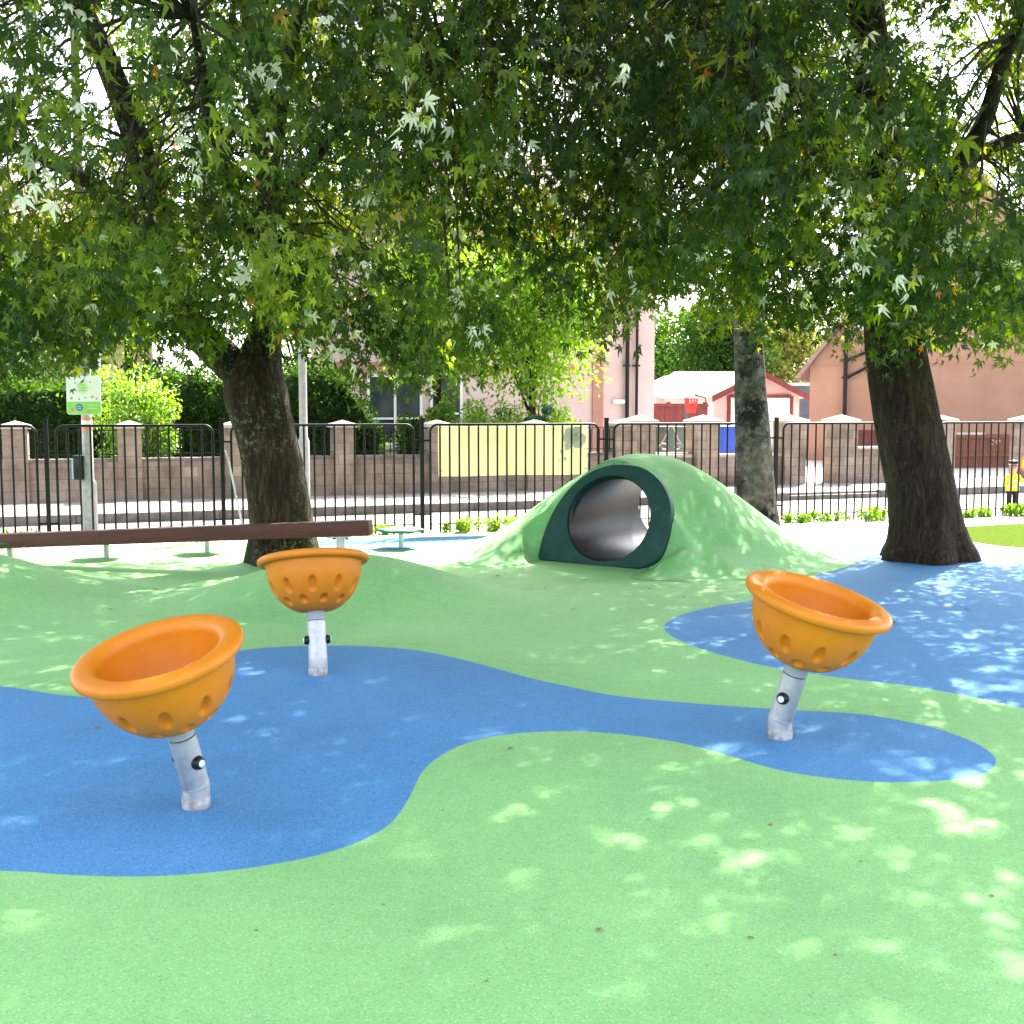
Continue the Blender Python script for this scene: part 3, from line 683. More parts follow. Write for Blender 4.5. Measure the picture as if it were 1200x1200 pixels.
# ------------------------------------------------------------------ lamp posts, sign, box, cabinet, warden figure
def make_lamps():
    c = G(106, 626); 
    root = thing('lamp_post', c, 'grey lamp post with a wide base, carrying a green and white sign', 'lamp post')
    m = MB(); m.tube([(0, 0, -0.02), (0, 0, 0.55), (0, 0, 0.60), (0, 0, 0.645), (0, 0, 2.6), (0, 0, 6.2)], [0.088, 0.088, 0.088, 0.06, 0.058, 0.045], 28); m.build('column', M['lamp'], root, 40)
    m = MB(); m.tube([(0.088, 0, 0.1), (0.0885, 0, 0.1)], 0.001, 4); m.box((0, -0.086, 0.30), (0.085, 0.008, 0.40), bev=0.003); m.build('access_door', M['lamp'], root)
    m = MB(); m.tube([(0, 0, 6.2), (0, -0.4, 6.35), (0, -1.0, 6.4)], 0.03, 10); m.box((0, -1.15, 6.4), (0.2, 0.5, 0.1), bev=0.03); m.build('lantern', M['lamp'], root)
    m = MB(); m.tube([(0, 0, 1.205), (0, 0, 1.36)], 0.0605, 28, cap=False); m.build('sticker', M['sred'], root, 40)
    m = MB(); m.tube([(0, 0, 1.255), (0, 0, 1.325)], 0.0612, 28, cap=False); m.build('sticker', M['capwhite'], root, 40)
    # sign
    s = thing('park_sign', (c.x, c.y - 0.075, 1.615), 'white and green park notice with rounded corners on the lamp post', 'sign')
    W, H, r = 0.395, 0.445, 0.035
    def rr(W, H, r, n=6):
        o = []
        for cx, cz, a0 in ((W / 2 - r, H / 2 - r, 0), (-W / 2 + r, H / 2 - r, 90), (-W / 2 + r, -H / 2 + r, 180), (W / 2 - r, -H / 2 + r, 270)):
            o += [(cx + r * math.cos(R(a0 + 90 * k / n)), cz + r * math.sin(R(a0 + 90 * k / n))) for k in range(n + 1)]
        return o
    up = Matrix(((1, 0, 0, 0), (0, 0, 1, 0), (0, 1, 0, 0), (0, 0, 0, 1)))     # (x, z) outline, depth along +y
    m = MB(); m.prism(rr(W, H, r), 0.008, up); m.build('board', M['white'], s)
    m = MB(); lower = [p for p in rr(W - 0.008, H - 0.008, r) if p[1] < -0.10]; lower = [(-W / 2 + 0.004, -0.075)] + lower + [(W / 2 - 0.004, -0.075)]
    m.prism(lower, 0.002, Matrix.Translation((0, -0.003, 0)) @ up); m.build('green_band', M['sgreen'], s)
    disc = lambda cx, cz, r_, d, wob=0: ([(cx + (r_ + wob * math.cos(9 * t)) * math.cos(t), cz + (r_ * 1.0 + wob * math.cos(9 * t)) * math.sin(t)) for t in (2 * math.pi * k / 48 for k in range(48))], 0.002, Matrix.Translation((0, d, 0)) @ up)
    m = MB(); m.prism(*disc(-0.01, 0.085, 0.066, -0.003, 0.006)); m.build('badge', M['spale'], s)
    m = MB()
    for z in (0.115, 0.085, 0.055): m.box((-0.01, -0.0045, z), (0.075, 0.002, 0.012))
    m.build('badge_text', M['sgreen'], s)
    m = MB(); m.prism(*disc(-0.05, -0.14, 0.042, -0.006)); m.build('round_emblem', M['sblue'], s)
    m = MB()
    for z in (-0.13, -0.15): m.box((-0.05, -0.0075, z), (0.045, 0.002, 0.006))
    for z in (-0.115, -0.15): m.box((0.10, -0.0045, z), (0.12, 0.002, 0.008))
    m.build('small_text', M['spale'], s)
    m = MB()
    for cx, cz, r_ in ((-0.14, -0.035, 0.014), (-0.05, -0.045, 0.012), (0.02, -0.03, 0.011), (0.10, -0.02, 0.013), (0.15, -0.04, 0.012), (-0.13, -0.17, 0.022), (0.05, -0.185, 0.018), (-0.09, 0.14, 0.010), (0.08, 0.15, 0.009)): m.prism(*disc(cx, cz, r_, -0.0062))
    m.build('flower_print', M['sred'], s)
    m = MB(); m.box((0, 0.011, 0.06), (0.14, 0.02, 0.03)); m.box((0, 0.011, -0.06), (0.14, 0.02, 0.03)); m.build('clip', M['galv'], s)
    b = thing('dispenser_box', (c.x - 0.12, c.y - 0.05, 0.64), 'black and pale blue box strapped to the side of the lamp post below the sign', 'dispenser box')
    m = MB(); m.box((0.035, 0, 0.13), (0.09, 0.13, 0.26), bev=0.012); m.box((0.03, 0, 0.27), (0.10, 0.14, 0.025), bev=0.01); m.build('case', M['capblack'], b, 40)
    m = MB(); m.box((-0.022, 0, 0.13), (0.022, 0.12, 0.24), bev=0.008); m.build('front_label', M['boxblue'], b, 40)
    d = thing('sign_back', (c.x + 0.115, c.y - 0.02, 2.0), 'small dark box on the lamp post just above the sign', 'box')  # dark box with a pale edge, standing for the back of another sign
    m = MB(); m.box((0, 0, 0), (0.10, 0.06, 0.17), bev=0.008); m.build('case', M['capblack'], d); m = MB(); m.box((0.058, 0, 0), (0.012, 0.07, 0.18)); m.build('edge_plate', M['lamp'], d)
    m = MB(); m.box((-0.062, 0, 0), (0.022, 0.03, 0.03)); m.build('mount', M['galv'], d)
    c2 = at(357, 590, 17.2); c2.z = 0.09
    root = thing('lamp_post', c2, 'plain slim grey lamp post behind the railings, right of the lichened trunk', 'lamp post')
    m = MB(); m.tube([(0, 0, -0.02), (0, 0, 0.9), (0, 0, 0.95), (0, 0, 2.6), (0, 0, 7)], [0.085, 0.085, 0.06, 0.058, 0.045], 24); m.build('column', M['lamp'], root, 40)
    m = MB(); m.tube([(0, 0, 7), (0, -0.4, 7.15), (0, -1.0, 7.2)], 0.03, 10); m.box((0, -1.15, 7.2), (0.2, 0.5, 0.1), bev=0.03); m.build('lantern', M['lamp'], root)
    e = at(284, 583, 18.0); k = thing('utility_cabinet', (e.x, e.y, 0.095), 'pale green utility cabinet against the block wall, half behind the lichened trunk', 'utility cabinet', math.atan2(WD.y, WD.x))
    m = MB(); m.box((0, 0, 0.24), (0.36, 0.22, 0.48), bev=0.012); m.box((0, 0, 0.495), (0.40, 0.26, 0.03), bev=0.01); m.build('case', M['cab'], k, 40)
    m = MB(); m.box((0, -0.116, 0.24), (0.31, 0.012, 0.40), bev=0.004); m.build('door', M['cab'], k)
make_lamps()
def make_warden():
    p = at(1183, 600, 16.9); p.z = -0.015
    r = thing('crossing_warden_figure', p + Vector((0.03, 0, 0)), 'child sized crossing warden figure in yellow coat and black cap holding a round sign', 'figure')
    m = MB()
    m.box((0, 0, 0.02), (0.34, 0.22, 0.04), bev=0.01); m.build('base_plate', M['navy'], r)
    m = MB()
    for s in (-1, 1): m.tube([(s * 0.055, -0.02, 0.035), (s * 0.055, 0, 0.07), (s * 0.055, 0, 0.2), (s * 0.05, 0, 0.30)], [0.05, 0.042, 0.047, 0.058], 14)
    m.build('trousers', M['navy'], r, 60)
    m = MB(); m.lathe([(0.001, 0.265), (0.12, 0.265), (0.125, 0.28), (0.115, 0.36), (0.108, 0.43), (0.10, 0.475), (0.055, 0.51), (0.001, 0.515)], 24)
    m.v = [(x, y * 0.72, z) for x, y, z in m.v]
    m.tube([(-0.09, 0, 0.475), (-0.145, -0.01, 0.40), (-0.165, -0.03, 0.33)], [0.036, 0.032, 0.027], 12)
    m.tube([(0.09, 0, 0.475), (0.145, -0.03, 0.41), (0.185, -0.08, 0.40)], [0.036, 0.032, 0.028], 12)
    body = m.build('coat', M['hivis'], r, 60)
    m = MB()
    for z in (0.32, 0.40): m.lathe([(0.123 - (z - .3) * .1, z), (0.123 - (z - .3) * .1, z + 0.022)], 24)
    m.v = [(x, y * 0.74, z) for x, y, z in m.v]; m.build('reflective_band', M['silver'], body, 60)
    m = MB(); m.lathe([(0.001, 0.505), (0.036, 0.507), (0.052, 0.525), (0.066, 0.565), (0.07, 0.605), (0.062, 0.645), (0.04, 0.67), (0.001, 0.675)], 24)
    m.tube([(0, -0.075, 0.592), (0, -0.096, 0.58)], [0.012, 0.010], 8); m.build('head', M['skin'], r, 60)
    m = MB()
    for s in (-1, 1): m.tube([(s * 0.028, -0.070, 0.605), (s * 0.028, -0.080, 0.605)], 0.008, 8)
    m.build('eyes', M['capblack'], r)
    m = MB(); m.lathe([(0.072, 0.628), (0.078, 0.648), (0.098, 0.675), (0.094, 0.690), (0.001, 0.705)], 24); m.box((0, -0.09, 0.632), (0.12, 0.06, 0.010), bev=0.004)
    hat = m.build('cap', M['capblack'], r, 50); r.scale = (0.80, 0.80, 1.04)
    m = MB(); m.lathe([(0.0745, 0.632), (0.0805, 0.647)], 24); m.build('cap_band', M['white'], hat, 50)
    m = MB(); m.lathe([(0.001, 0.655), (0.066, 0.65), (0.074, 0.61), (0.072, 0.56), (0.05, 0.525), (0.001, 0.52)], 20); m.v = [(x, 0.018 + y * 0.8, z) for x, y, z in m.v]; m.build('hair', M['paleleaf'], r, 60)
    s = MB(); s.tube([(0.19, -0.09, 0.03), (0.19, -0.09, 0.56)], 0.010, 10); s.build('sign_pole', M['silver'], r)
    up = Matrix(((1, 0, 0, 0), (0, 0, 1, 0), (0, 1, 0, 0), (0, 0, 0, 1)))
    dsc = lambda r_: [(0.19 + r_ * math.cos(2 * math.pi * k / 32), 0.65 + r_ * math.sin(2 * math.pi * k / 32)) for k in range(32)]
    m = MB(); m.prism(dsc(0.105), 0.012, Matrix.Translation((0, -0.10, 0)) @ up); so = m.build('round_sign', M['signrim'], r)
    m = MB(); m.prism(dsc(0.082), 0.003, Matrix.Translation((0, -0.103, 0)) @ up); m.build('sign_face', M['signyel'], so)
make_warden()

# ------------------------------------------------------------------ boundary wall, gates, bins
def wall_t(px):
    d = ray(px, 560); den = d.x * WD.y - d.y * WD.x; t = (WA.x * WD.y - WA.y * WD.x) / den
    return (Vector((d.x * t, d.y * t, 0)) - Vector((WA.x, WA.y, 0))).dot(Vector((WD.x, WD.y, 0)))
WANG = math.atan2(WD.y, WD.x)
def pillar(root, t, h, wd, mat, cap):
    m = MB(); m.box((t, 0, h / 2 - 0.02), (wd, wd, h + 0.04)); p = m.build('pillar', M[mat], root)
    m = MB(); c = wd / 2 + 0.045
    m.add([(t - c, -c, h), (t + c, -c, h), (t + c, c, h), (t - c, c, h), (t - c, -c, h + 0.05), (t + c, -c, h + 0.05), (t + c, c, h + 0.05), (t - c, c, h + 0.05), (t, 0, h + 0.05 + cap)],
          [(3, 2, 1, 0), (0, 1, 5, 4), (1, 2, 6, 5), (2, 3, 7, 6), (3, 0, 4, 7), (4, 5, 8), (5, 6, 8), (6, 7, 8), (7, 4, 8)])
    m.build('cap', M['cope'], p)
def railing(root, t0, t1, z0, z1):
    m = MB(); L = t1 - t0; n = max(2, int(L / 0.11))
    m.box(((t0 + t1) / 2, 0, z1), (L, 0.03, 0.012)); m.box(((t0 + t1) / 2, 0, z0 + 0.06), (L, 0.03, 0.012))
    for k in range(n): m.box((t0 + L * (k + 0.5) / n, 0, (z0 + z1) / 2 - 0.01), (0.014, 0.014, z1 - z0 - 0.02))
    m.build('railing', M['black'], root)
def wall_run(ts, label, low, ph, wd, mat, cap, rail=True):
    root = thing('garden_wall', (WA.x, WA.y, 0.09), label, 'garden wall', WANG)
    for t in ts: pillar(root, t, ph, wd, mat, cap)
    for a, b in zip(ts[:-1], ts[1:]):
        m = MB(); m.box(((a + b) / 2, 0, low / 2 - 0.02), (b - a - wd, 0.22, low + 0.04)); wo = m.build('wall', M[mat], root)
        m = MB(); m.box(((a + b) / 2, 0, low + 0.025), (b - a - wd, 0.27, 0.05), bev=0.008); m.build('coping', M['cope' if not rail else 'kerb'], wo)
        if rail: railing(root, a + wd / 2, b - wd / 2, low + 0.05, ph - 0.03)
    return root
T = wall_t
wall_run([T(x) for x in (-260, -120, 20, 153, 277, 402, 512, 626, 728)], 'long low block wall with square pillars and black railings along the pavement, left of the drive', 0.58, 1.08, 0.34, 'block', 0.07)
wall_run([T(742) + 0.1, T(823), T(924)], 'block wall with broad pale pillar caps in front of the garage', 0.52, 1.12, 0.44, 'block', 0.10, False)
wall_run([T(984), T(1082), T(1098)], 'short block wall and pillars right of the open drive, behind the dark trunk', 0.62, 1.12, 0.44, 'block', 0.10, False)
rt = thing('garden_wall', (WA.x, WA.y, 0.09), 'lone block gate pillar at the right edge behind the warden figure', 'gate pillar', WANG)
pillar(rt, T(1193) + 0.2, 1.12, 0.46, 'block', 0.10)
def on_wall(t, d, z=0.09): p = WA + WD * t + WN * d; return Vector((p.x, p.y, z))
def scroll_panel(root, x0, x1, z0, z1):
    m = MB(); m.box(((x0 + x1) / 2, 0, z0), (x1 - x0, 0.03, 0.025)); m.build('scroll_rail', M['white'], root)
    for s in (-1, 1):
        m = MB(); cx = (x0 + x1) / 2 + s * 0.16
        pts = [(cx + s * (0.10 * math.cos(t) * (1 - t / 9) - 0.02), 0, z0 + 0.10 + 0.08 * math.sin(t) * (1 - t / 9)) for t in np.linspace(0, 6.5, 24)]
        m.tube([(cx - s * 0.12, 0, z1)] + [(cx - s * 0.02, 0, z0 + 0.24)] + pts, 0.011, 6); m.build('scroll', M['cope'], root, 60)
ga = thing('iron_panel', on_wall(T(742) + 0.1, 0, 0.09), 'wrought iron scroll panel on the wall between two pale capped pillars, before the red fence', 'iron panel', WANG)
scroll_panel(ga, 0.30, T(823) - T(742) - 0.40, 0.60, 1.05)
def planks(m, w, h, pw, z0=0.0, th=0.022, top=0.0):
    n = max(1, round(w / pw))
    for k in range(n):
        hh = h + (top * math.sin(math.pi * (k + 0.5) / n) if top else 0.0)
        m.box(((k + 0.5) * w / n, 0.003 * (k % 2), z0 + hh / 2), (w / n - 0.008, th, hh))
def board_fence(name, p0, p1, h, mat, label, cat, pw=0.12):
    L = (p1 - p0).length; root = thing(name, p0, label, cat, math.atan2(p1.y - p0.y, p1.x - p0.x))
    m = MB(); planks(m, L, h, pw); m.build('boards', M[mat], root)
    for x in (0.05, L / 2, L - 0.05):
        m = MB(); m.box((x, 0.06, h / 2 + 0.02), (0.09, 0.09, h + 0.04)); m.build('post', M[mat], root)
    m = MB(); m.box((L / 2, -0.028, h - 0.05), (L, 0.03, 0.07)); m.box((L / 2, -0.028, 0.3), (L, 0.03, 0.07)); m.build('rail', M[mat], root)
    return root
q0, q1 = at(738, 500, 30), at(829, 500, 30.6)
board_fence('board_fence', Vector((q0.x, q0.y, 0.09)), Vector((q1.x, q1.y, 0.09)), 1.52, 'redwood', 'red stained board fence between the pink house and the garage', 'wooden fence', 0.14)
q0, q1 = at(930, 500, 31.5), at(974, 500, 32)
board_fence('wooden_gate', Vector((q0.x, q0.y, 0.09)), Vector((q1.x, q1.y, 0.09)), 0.80, 'olivewood', 'olive wooden gate at the end of the bright drive', 'wooden gate', 0.12)
q0, q1 = at(1000, 500, 27.5), at(1060, 500, 27.8)
board_fence('wooden_fence', Vector((q0.x, q0.y, 0.09)), Vector((q1.x, q1.y, 0.09)), 0.88, 'redwood', 'dark red boarding above the short block wall, left of the dark trunk', 'wooden fence', 0.12)
q0, q1 = at(1090, 500, 26.6), at(1196, 500, 27.2)
gt = board_fence('wooden_gate', Vector((q0.x, q0.y, 0.095)), Vector((q1.x, q1.y, 0.095)), 0.78, 'brownwood', 'wide brown plank gate on the bright drive right of the dark trunk', 'wooden gate', 0.11)
m = MB(); m.box((1.05, -0.05, 0.80), (0.75, 0.02, 0.055)); m.build('pale_top_bar', M['cope'], gt)
for s in (0, 1):
    m = MB(); m.tube([(1.62 + s * 0.16 + 0.05 * math.cos(t), -0.06, 0.60 + 0.05 * math.sin(t)) for t in np.linspace(0, 5.2, 14)], 0.012, 6); m.build('handle', M['cope'], gt)
def wheelie(px, Y, mat, label, sc=1.0):
    p = at(px, 520, Y); r = thing('wheelie_bin', (p.x, p.y, 0.092), label, 'wheelie bin', WANG)
    m = MB(); a, b, h = 0.22 * sc, 0.28 * sc, 0.95 * sc
    m.add([(-a, -a, 0.06), (a, -a, 0.06), (a, a, 0.06), (-a, a, 0.06), (-b, -b, h), (b, -b, h), (b, b, h), (-b, b, h)], [(3, 2, 1, 0), (0, 1, 5, 4), (1, 2, 6, 5), (2, 3, 7, 6), (3, 0, 4, 7), (4, 5, 6, 7)]); m.build('bin_body', M[mat], r)
    m = MB(); m.box((0, -0.01, h + 0.032), (2 * b + 0.05, 2 * b + 0.06, 0.06), bev=0.02); m.tube([(-b, b + 0.04, h), (b, b + 0.04, h)], 0.018, 8); m.build('lid', M[mat], r, 40)
    for s in (-1, 1):
        m = MB(); m.tube([(s * (a - 0.02), a + 0.02, 0.10), (s * (a + 0.03), a + 0.02, 0.10)], 0.10, 16); m.build('wheel', M['capblack'], r, 40)
wheelie(786, 24.2, 'greybin', 'grey green wheelie bin behind the iron scroll panel', 1.0)
wheelie(846, 24.8, 'bluebin', 'blue wheelie bin beside the broad pillar, left of the pale mottled trunk', 1.0)
def make_hoop():
    p = at(804, 500, 29); r = thing('basketball_hoop', (p.x, p.y, 0.09), 'basketball hoop with a white backboard standing before the red fence', 'basketball hoop')
    m = MB(); m.tube([(0, 0, 0), (0, 0, 1.55), (0.02, -0.05, 1.66)], 0.045, 12); m.box((0, 0, 0.05), (0.5, 0.4, 0.12), bev=0.03); m.build('pole', M['slate'], r, 50)
    m = MB(); pts = [(0.28 * math.copysign(abs(math.cos(t)) ** 0.7, math.cos(t)), 0.17 * math.copysign(abs(math.sin(t)) ** 0.7, math.sin(t))) for t in (2 * math.pi * k / 32 for k in range(32))]
    m.prism(pts, 0.03, Matrix.Translation((0.03, -0.09, 1.83)) @ Matrix(((1, 0, 0, 0), (0, 0, 1, 0), (0, 1, 0, 0), (0, 0, 0, 1)))); m.build('backboard', M['white'], r, 40)
    m = MB(); m.tube([(0.08 + 0.17 * math.cos(t), -0.27 + 0.17 * math.sin(t), 1.62) for t in np.linspace(0, 2 * math.pi, 24)], 0.012, 6); m.build('ring', M['hoopred'], r)
    m = MB()
    for k in range(14):
        a, b = 2 * math.pi * k / 14, 2 * math.pi * (k + 1) / 14
        m.tube([(0.08 + 0.165 * math.cos(a), -0.27 + 0.165 * math.sin(a), 1.61), (0.08 + 0.13 * math.cos(b), -0.27 + 0.13 * math.sin(b), 1.45), (0.08 + 0.10 * math.cos(a), -0.27 + 0.10 * math.sin(a), 1.28)], 0.012, 4)
    m.build('net', M['hoopred'], r)
    m = MB(); m.tube([(0.2, -0.12, 1.72), (0.45, -0.1, 1.66), (0.5, 0, 1.5)], 0.02, 8); m.build('stay', M['slate'], r)
make_hoop()

# ------------------------------------------------------------------ houses
def window(root, x, z, w_, h, y=-0.001, mull=1, trans=True):
    f = MB(); b = 0.055
    for xx in (-w_ / 2 + b / 2, w_ / 2 - b / 2): f.box((x + xx, y - 0.02, z), (b, 0.05, h))
    for zz in (-h / 2 + b / 2, h / 2 - b / 2): f.box((x, y - 0.02, z + zz), (w_ - 2 * b, 0.05, b))
    for k in range(mull): f.box((x - w_ / 2 + w_ * (k + 1) / (mull + 1), y - 0.022, z), (b, 0.045, h - 2 * b))
    if trans:
        n = mull + 1
        for k in range(n): f.box((x - w_ / 2 + w_ * (k + 0.5) / n, y - 0.024, z - h * 0.12), (w_ / n - b * 1.4, 0.04, b * 0.8))
    fo = f.build('window', M['white'], root)
    g = MB(); g.box((x, y - 0.004, z), (w_ - 2 * b, 0.006, h - 2 * b)); g.build('pane', M['glass'], fo)
    s = MB(); s.box((x, y - 0.06, z - h / 2 - 0.05), (w_ + 0.16, 0.14, 0.08), bev=0.01); s.build('sill', M['cope'], fo)
def gable_house(name, p, ang, w_, d, h, rh, mat, label, roofmat='roof'):
    r = thing(name, (p.x, p.y, 0.09), label, 'house', ang)
    m = MB(); m.box((w_ / 2, d / 2, h / 2), (w_, d, h)); m.build('wall', M[mat], r)
    e = 0.35; m = MB()
    m.add([(-e, -e, h + 0.003), (w_ + e, -e, h + 0.003), (w_ + e, d + e, h + 0.003), (-e, d + e, h + 0.003), (w_ * 0.22, d / 2, h + rh), (w_ * 0.78, d / 2, h + rh)],
          [(3, 2, 1, 0), (0, 1, 5, 4), (1, 2, 5), (2, 3, 4, 5), (3, 0, 4)])
    ro = m.build('roof', M[roofmat], r)
    m = MB(); m.box((w_ * 0.5, d / 2, h + rh * 0.9), (1.0, 0.6, 1.4)); m.box((w_ * 0.5, d / 2, h + rh * 0.9 + 0.75), (1.1, 0.7, 0.1)); m.build('chimney', M[mat], ro)
    m = MB(); m.tube([(-e, -e - 0.05, h - 0.02), (w_ + e, -e - 0.05, h - 0.02)], 0.06, 8); m.build('gutter', M['slate'], r)
    return r
HY = 26.0
pa, pb = at(395, 500, HY), at(766, 500, HY + 1.8)
pang = math.atan2(pb.y - pa.y, pb.x - pa.x); pL = (pb - pa).length
ph_ = gable_house('pink_house', pa, pang, pL, 8, 5.6, 2.4, 'pinkwall', 'pink rendered two storey house with white windows behind the block wall')
def hx(px):   # column -> distance along the pink front
    d = ray(px, 500); n = Vector((pb.x - pa.x, pb.y - pa.y)).normalized()
    den = d.x * n.y - d.y * n.x; t = (pa.x * n.y - pa.y * n.x) / den
    return (Vector((d.x * t, d.y * t)) - Vector((pa.x, pa.y))).dot(n)
window(ph_, hx(463), 1.35, 1.25, 1.6, mull=1); window(ph_, hx(523), 1.45, 0.75, 1.5, mull=0); window(ph_, hx(640), 4.1, 1.4, 1.3); window(ph_, hx(470), 4.1, 1.4, 1.3)
m = MB(); m.box((pL / 2 - 1.0, -0.03, 2.32), (pL - 2.0, 0.06, 0.22)); m.build('string_course', M['pinktrim'], ph_)
m = MB(); m.box((hx(700), -0.025, 2.75), (0.26, 0.05, 5.4)); m.build('corner_strip', M['pinktrim'], ph_)
for px in (733, 744):
    m = MB(); x = hx(px); m.tube([(x, -0.10, 0.0), (x, -0.10, 5.5)], 0.05 if px < 740 else 0.035, 10)
    for z in (0.8, 2.4, 4.0): m.box((x, -0.06, z), (0.16, 0.12, 0.04))
    m.build('downpipe', M['capblack'], ph_, 40)
m = MB(); m.box((hx(724), -0.05, 1.55), (0.3, 0.10, 0.10), bev=0.02); m.build('vent', M['white'], ph_)
# brown gable house on the right
ba, bb = at(948, 500, 31), at(1330, 500, 27.6)
bang = math.atan2(bb.y - ba.y, bb.x - ba.x); bL = (bb - ba).length
bh = thing('brown_house', (ba.x, ba.y, 0.09), 'brown rendered house gable with black downpipes, behind the dark trunk', 'house', bang)
eh, rk = 2.5, 7.4
m = MB(); m.prism([(0, 0), (bL, 0), (bL, eh), (bL / 2, rk), (0, eh)], 6.0, Matrix(((1, 0, 0, 0), (0, 0, 1, 0), (0, 1, 0, 0), (0, 0, 0, 1)))); m.build('wall', M['brownwall'], bh)
m = MB(); sl_ = (rk - eh) / (bL / 2)
for sgn in (0, 1):
    A = [(-0.3, -0.25, eh - 0.3 * sl_ + 0.01), (bL / 2, -0.25, rk + 0.01), (bL / 2, 6.2, rk + 0.01), (-0.3, 6.2, eh - 0.3 * sl_ + 0.01)]
    if sgn: A = [(bL - x, y, z) for x, y, z in A]
    m.add(A + [(x, y, z + 0.16) for x, y, z in A], [(0, 1, 2, 3), (7, 6, 5, 4), (0, 4, 5, 1), (1, 5, 6, 2), (2, 6, 7, 3), (3, 7, 4, 0)])
m.build('roof', M['roof'], bh)
def bx_(px):
    d = ray(px, 500); n = Vector((bb.x - ba.x, bb.y - ba.y)).normalized(); den = d.x * n.y - d.y * n.x; t = (ba.x * n.y - ba.y * n.x) / den
    return (Vector((d.x * t, d.y * t)) - Vector((ba.x, ba.y))).dot(n)
x = bx_(990); m = MB(); m.tube([(x, -0.11, 0), (x, -0.11, 4.6)], 0.055, 10)
for z in (1.0, 2.2, 3.2): m.box((x, -0.06, z), (0.2, 0.12, 0.05))
m.build('downpipe', M['capblack'], bh, 40)
for (z0, z1, L_) in ((2.65, 3.05, 0.95), (2.2, 2.5, 0.62)):
    m = MB(); m.tube([(x + 0.05, -0.10, z0), (x + L_, -0.10, z1)], 0.04, 8); m.build('waste_pipe', M['capblack'], bh, 40)
m = MB(); m.box((bL / 2, -0.006, 2.52), (bL - 0.1, 0.012, 0.03)); m.build('render_line', M['pinktrim'], bh)
window(bh, bx_(1163), 3.85, 0.95, 1.25, mull=0); window(bh, bx_(1012), 3.95, 0.6, 0.9, mull=0)
# garage
gA, gB = at(836, 500, 37), at(936, 500, 38.2); gang = math.atan2(gB.y - gA.y, gB.x - gA.x); gL = (gB - gA).length
ga_ = thing('garage', (gA.x, gA.y, 0.09), 'small pink garage with a white door and pale pitched roof', 'garage', gang)
up = Matrix(((1, 0, 0, 0), (0, 0, 1, 0), (0, 1, 0, 0), (0, 0, 0, 1)))
m = MB(); m.prism([(0, 0), (gL, 0), (gL, 1.85), (gL / 2, 2.5), (0, 1.85)], 6, up); m.build('wall', M['pinkwall'], ga_)
m = MB()
for sgn in (0, 1):
    A = [(-0.25, -0.3, 1.73), (gL / 2, -0.3, 2.53), (gL / 2, 6.2, 2.53), (-0.25, 6.2, 1.73)]
    if sgn: A = [(gL - x, y, z) for x, y, z in A]
    m.add(A + [(x, y, z + 0.08) for x, y, z in A], [(0, 1, 2, 3), (7, 6, 5, 4), (0, 4, 5, 1), (1, 5, 6, 2), (2, 6, 7, 3), (3, 7, 4, 0)])
ro = m.build('roof', M['groof'], ga_)
m = MB()
for sgn in (0, 1):
    A = [(-0.25, 1.60), (gL / 2, 2.42), (gL / 2, 2.60), (-0.25, 1.80)]
    if sgn: A = [(gL - x, z) for x, z in A][::-1]
    m.prism(A, 0.03, Matrix.Translation((0, -0.34, 0)) @ up)
m.build('barge_board', M['redwood'], ro)
m = MB(); m.box((gL / 2 + 0.1, -0.03, 0.87), (2.25, 0.05, 1.74)); do = m.build('door', M['white'], ga_)
m = MB()
for s in (-1, 1): m.box((gL / 2 + 0.1 + s * 1.19, -0.04, 0.9), (0.10, 0.08, 1.8))
m.box((gL / 2 + 0.1, -0.04, 1.80), (2.28, 0.08, 0.08)); m.build('door_frame', M['redwood'], ga_)
# low hipped roof left of the garage front
oA, oB = at(768, 500, 40), at(838, 500, 40); oh = thing('outhouse', (oA.x, oA.y, 0.09), 'low outhouse with a pale hipped roof behind the red fence and hoop', 'outhouse')
oL = oB.x - oA.x + 1.2
m = MB(); m.box((oL / 2, 2.5, 0.9), (oL, 5, 1.8)); m.build('wall', M['pinkwall'], oh)
m = MB(); m.add([(-0.3, -0.3, 1.80), (oL + 0.3, -0.3, 1.80), (oL + 0.3, 5.3, 1.80), (-0.3, 5.3, 1.80), (1.0, 2.5, 2.75), (oL - 0.1, 2.5, 2.75)], [(3, 2, 1, 0), (0, 1, 5, 4), (1, 2, 5), (2, 3, 4, 5), (3, 0, 4)]); m.build('roof', M['groof'], oh)
sA, sB = at(926, 500, 46), at(952, 500, 46); sh = thing('grey_shed', (sA.x, sA.y, 0.09), 'dark slate grey shed between the garage and the brown house', 'shed')
m = MB(); m.box(((sB.x - sA.x) / 2 + 0.2, 2, 1.15), (sB.x - sA.x + 0.4, 4, 2.3)); m.build('wall', M['slate'], sh)
m = MB(); m.box(((sB.x - sA.x) / 2 + 0.2, 2, 2.36), (sB.x - sA.x + 0.7, 4.3, 0.12)); m.build('roof', M['groof'], sh)
# far house behind the left hedge
lh = gable_house('far_house', Vector((-19, 31, 0)), 0.30, 9, 8, 5.6, 2.6, 'pinkwall', 'pink house with a tiled roof glimpsed through leaves beyond the left hedge')
window(lh, 6.6, 4.0, 1.3, 1.2); window(lh, 2.5, 4.0, 1.3, 1.2)

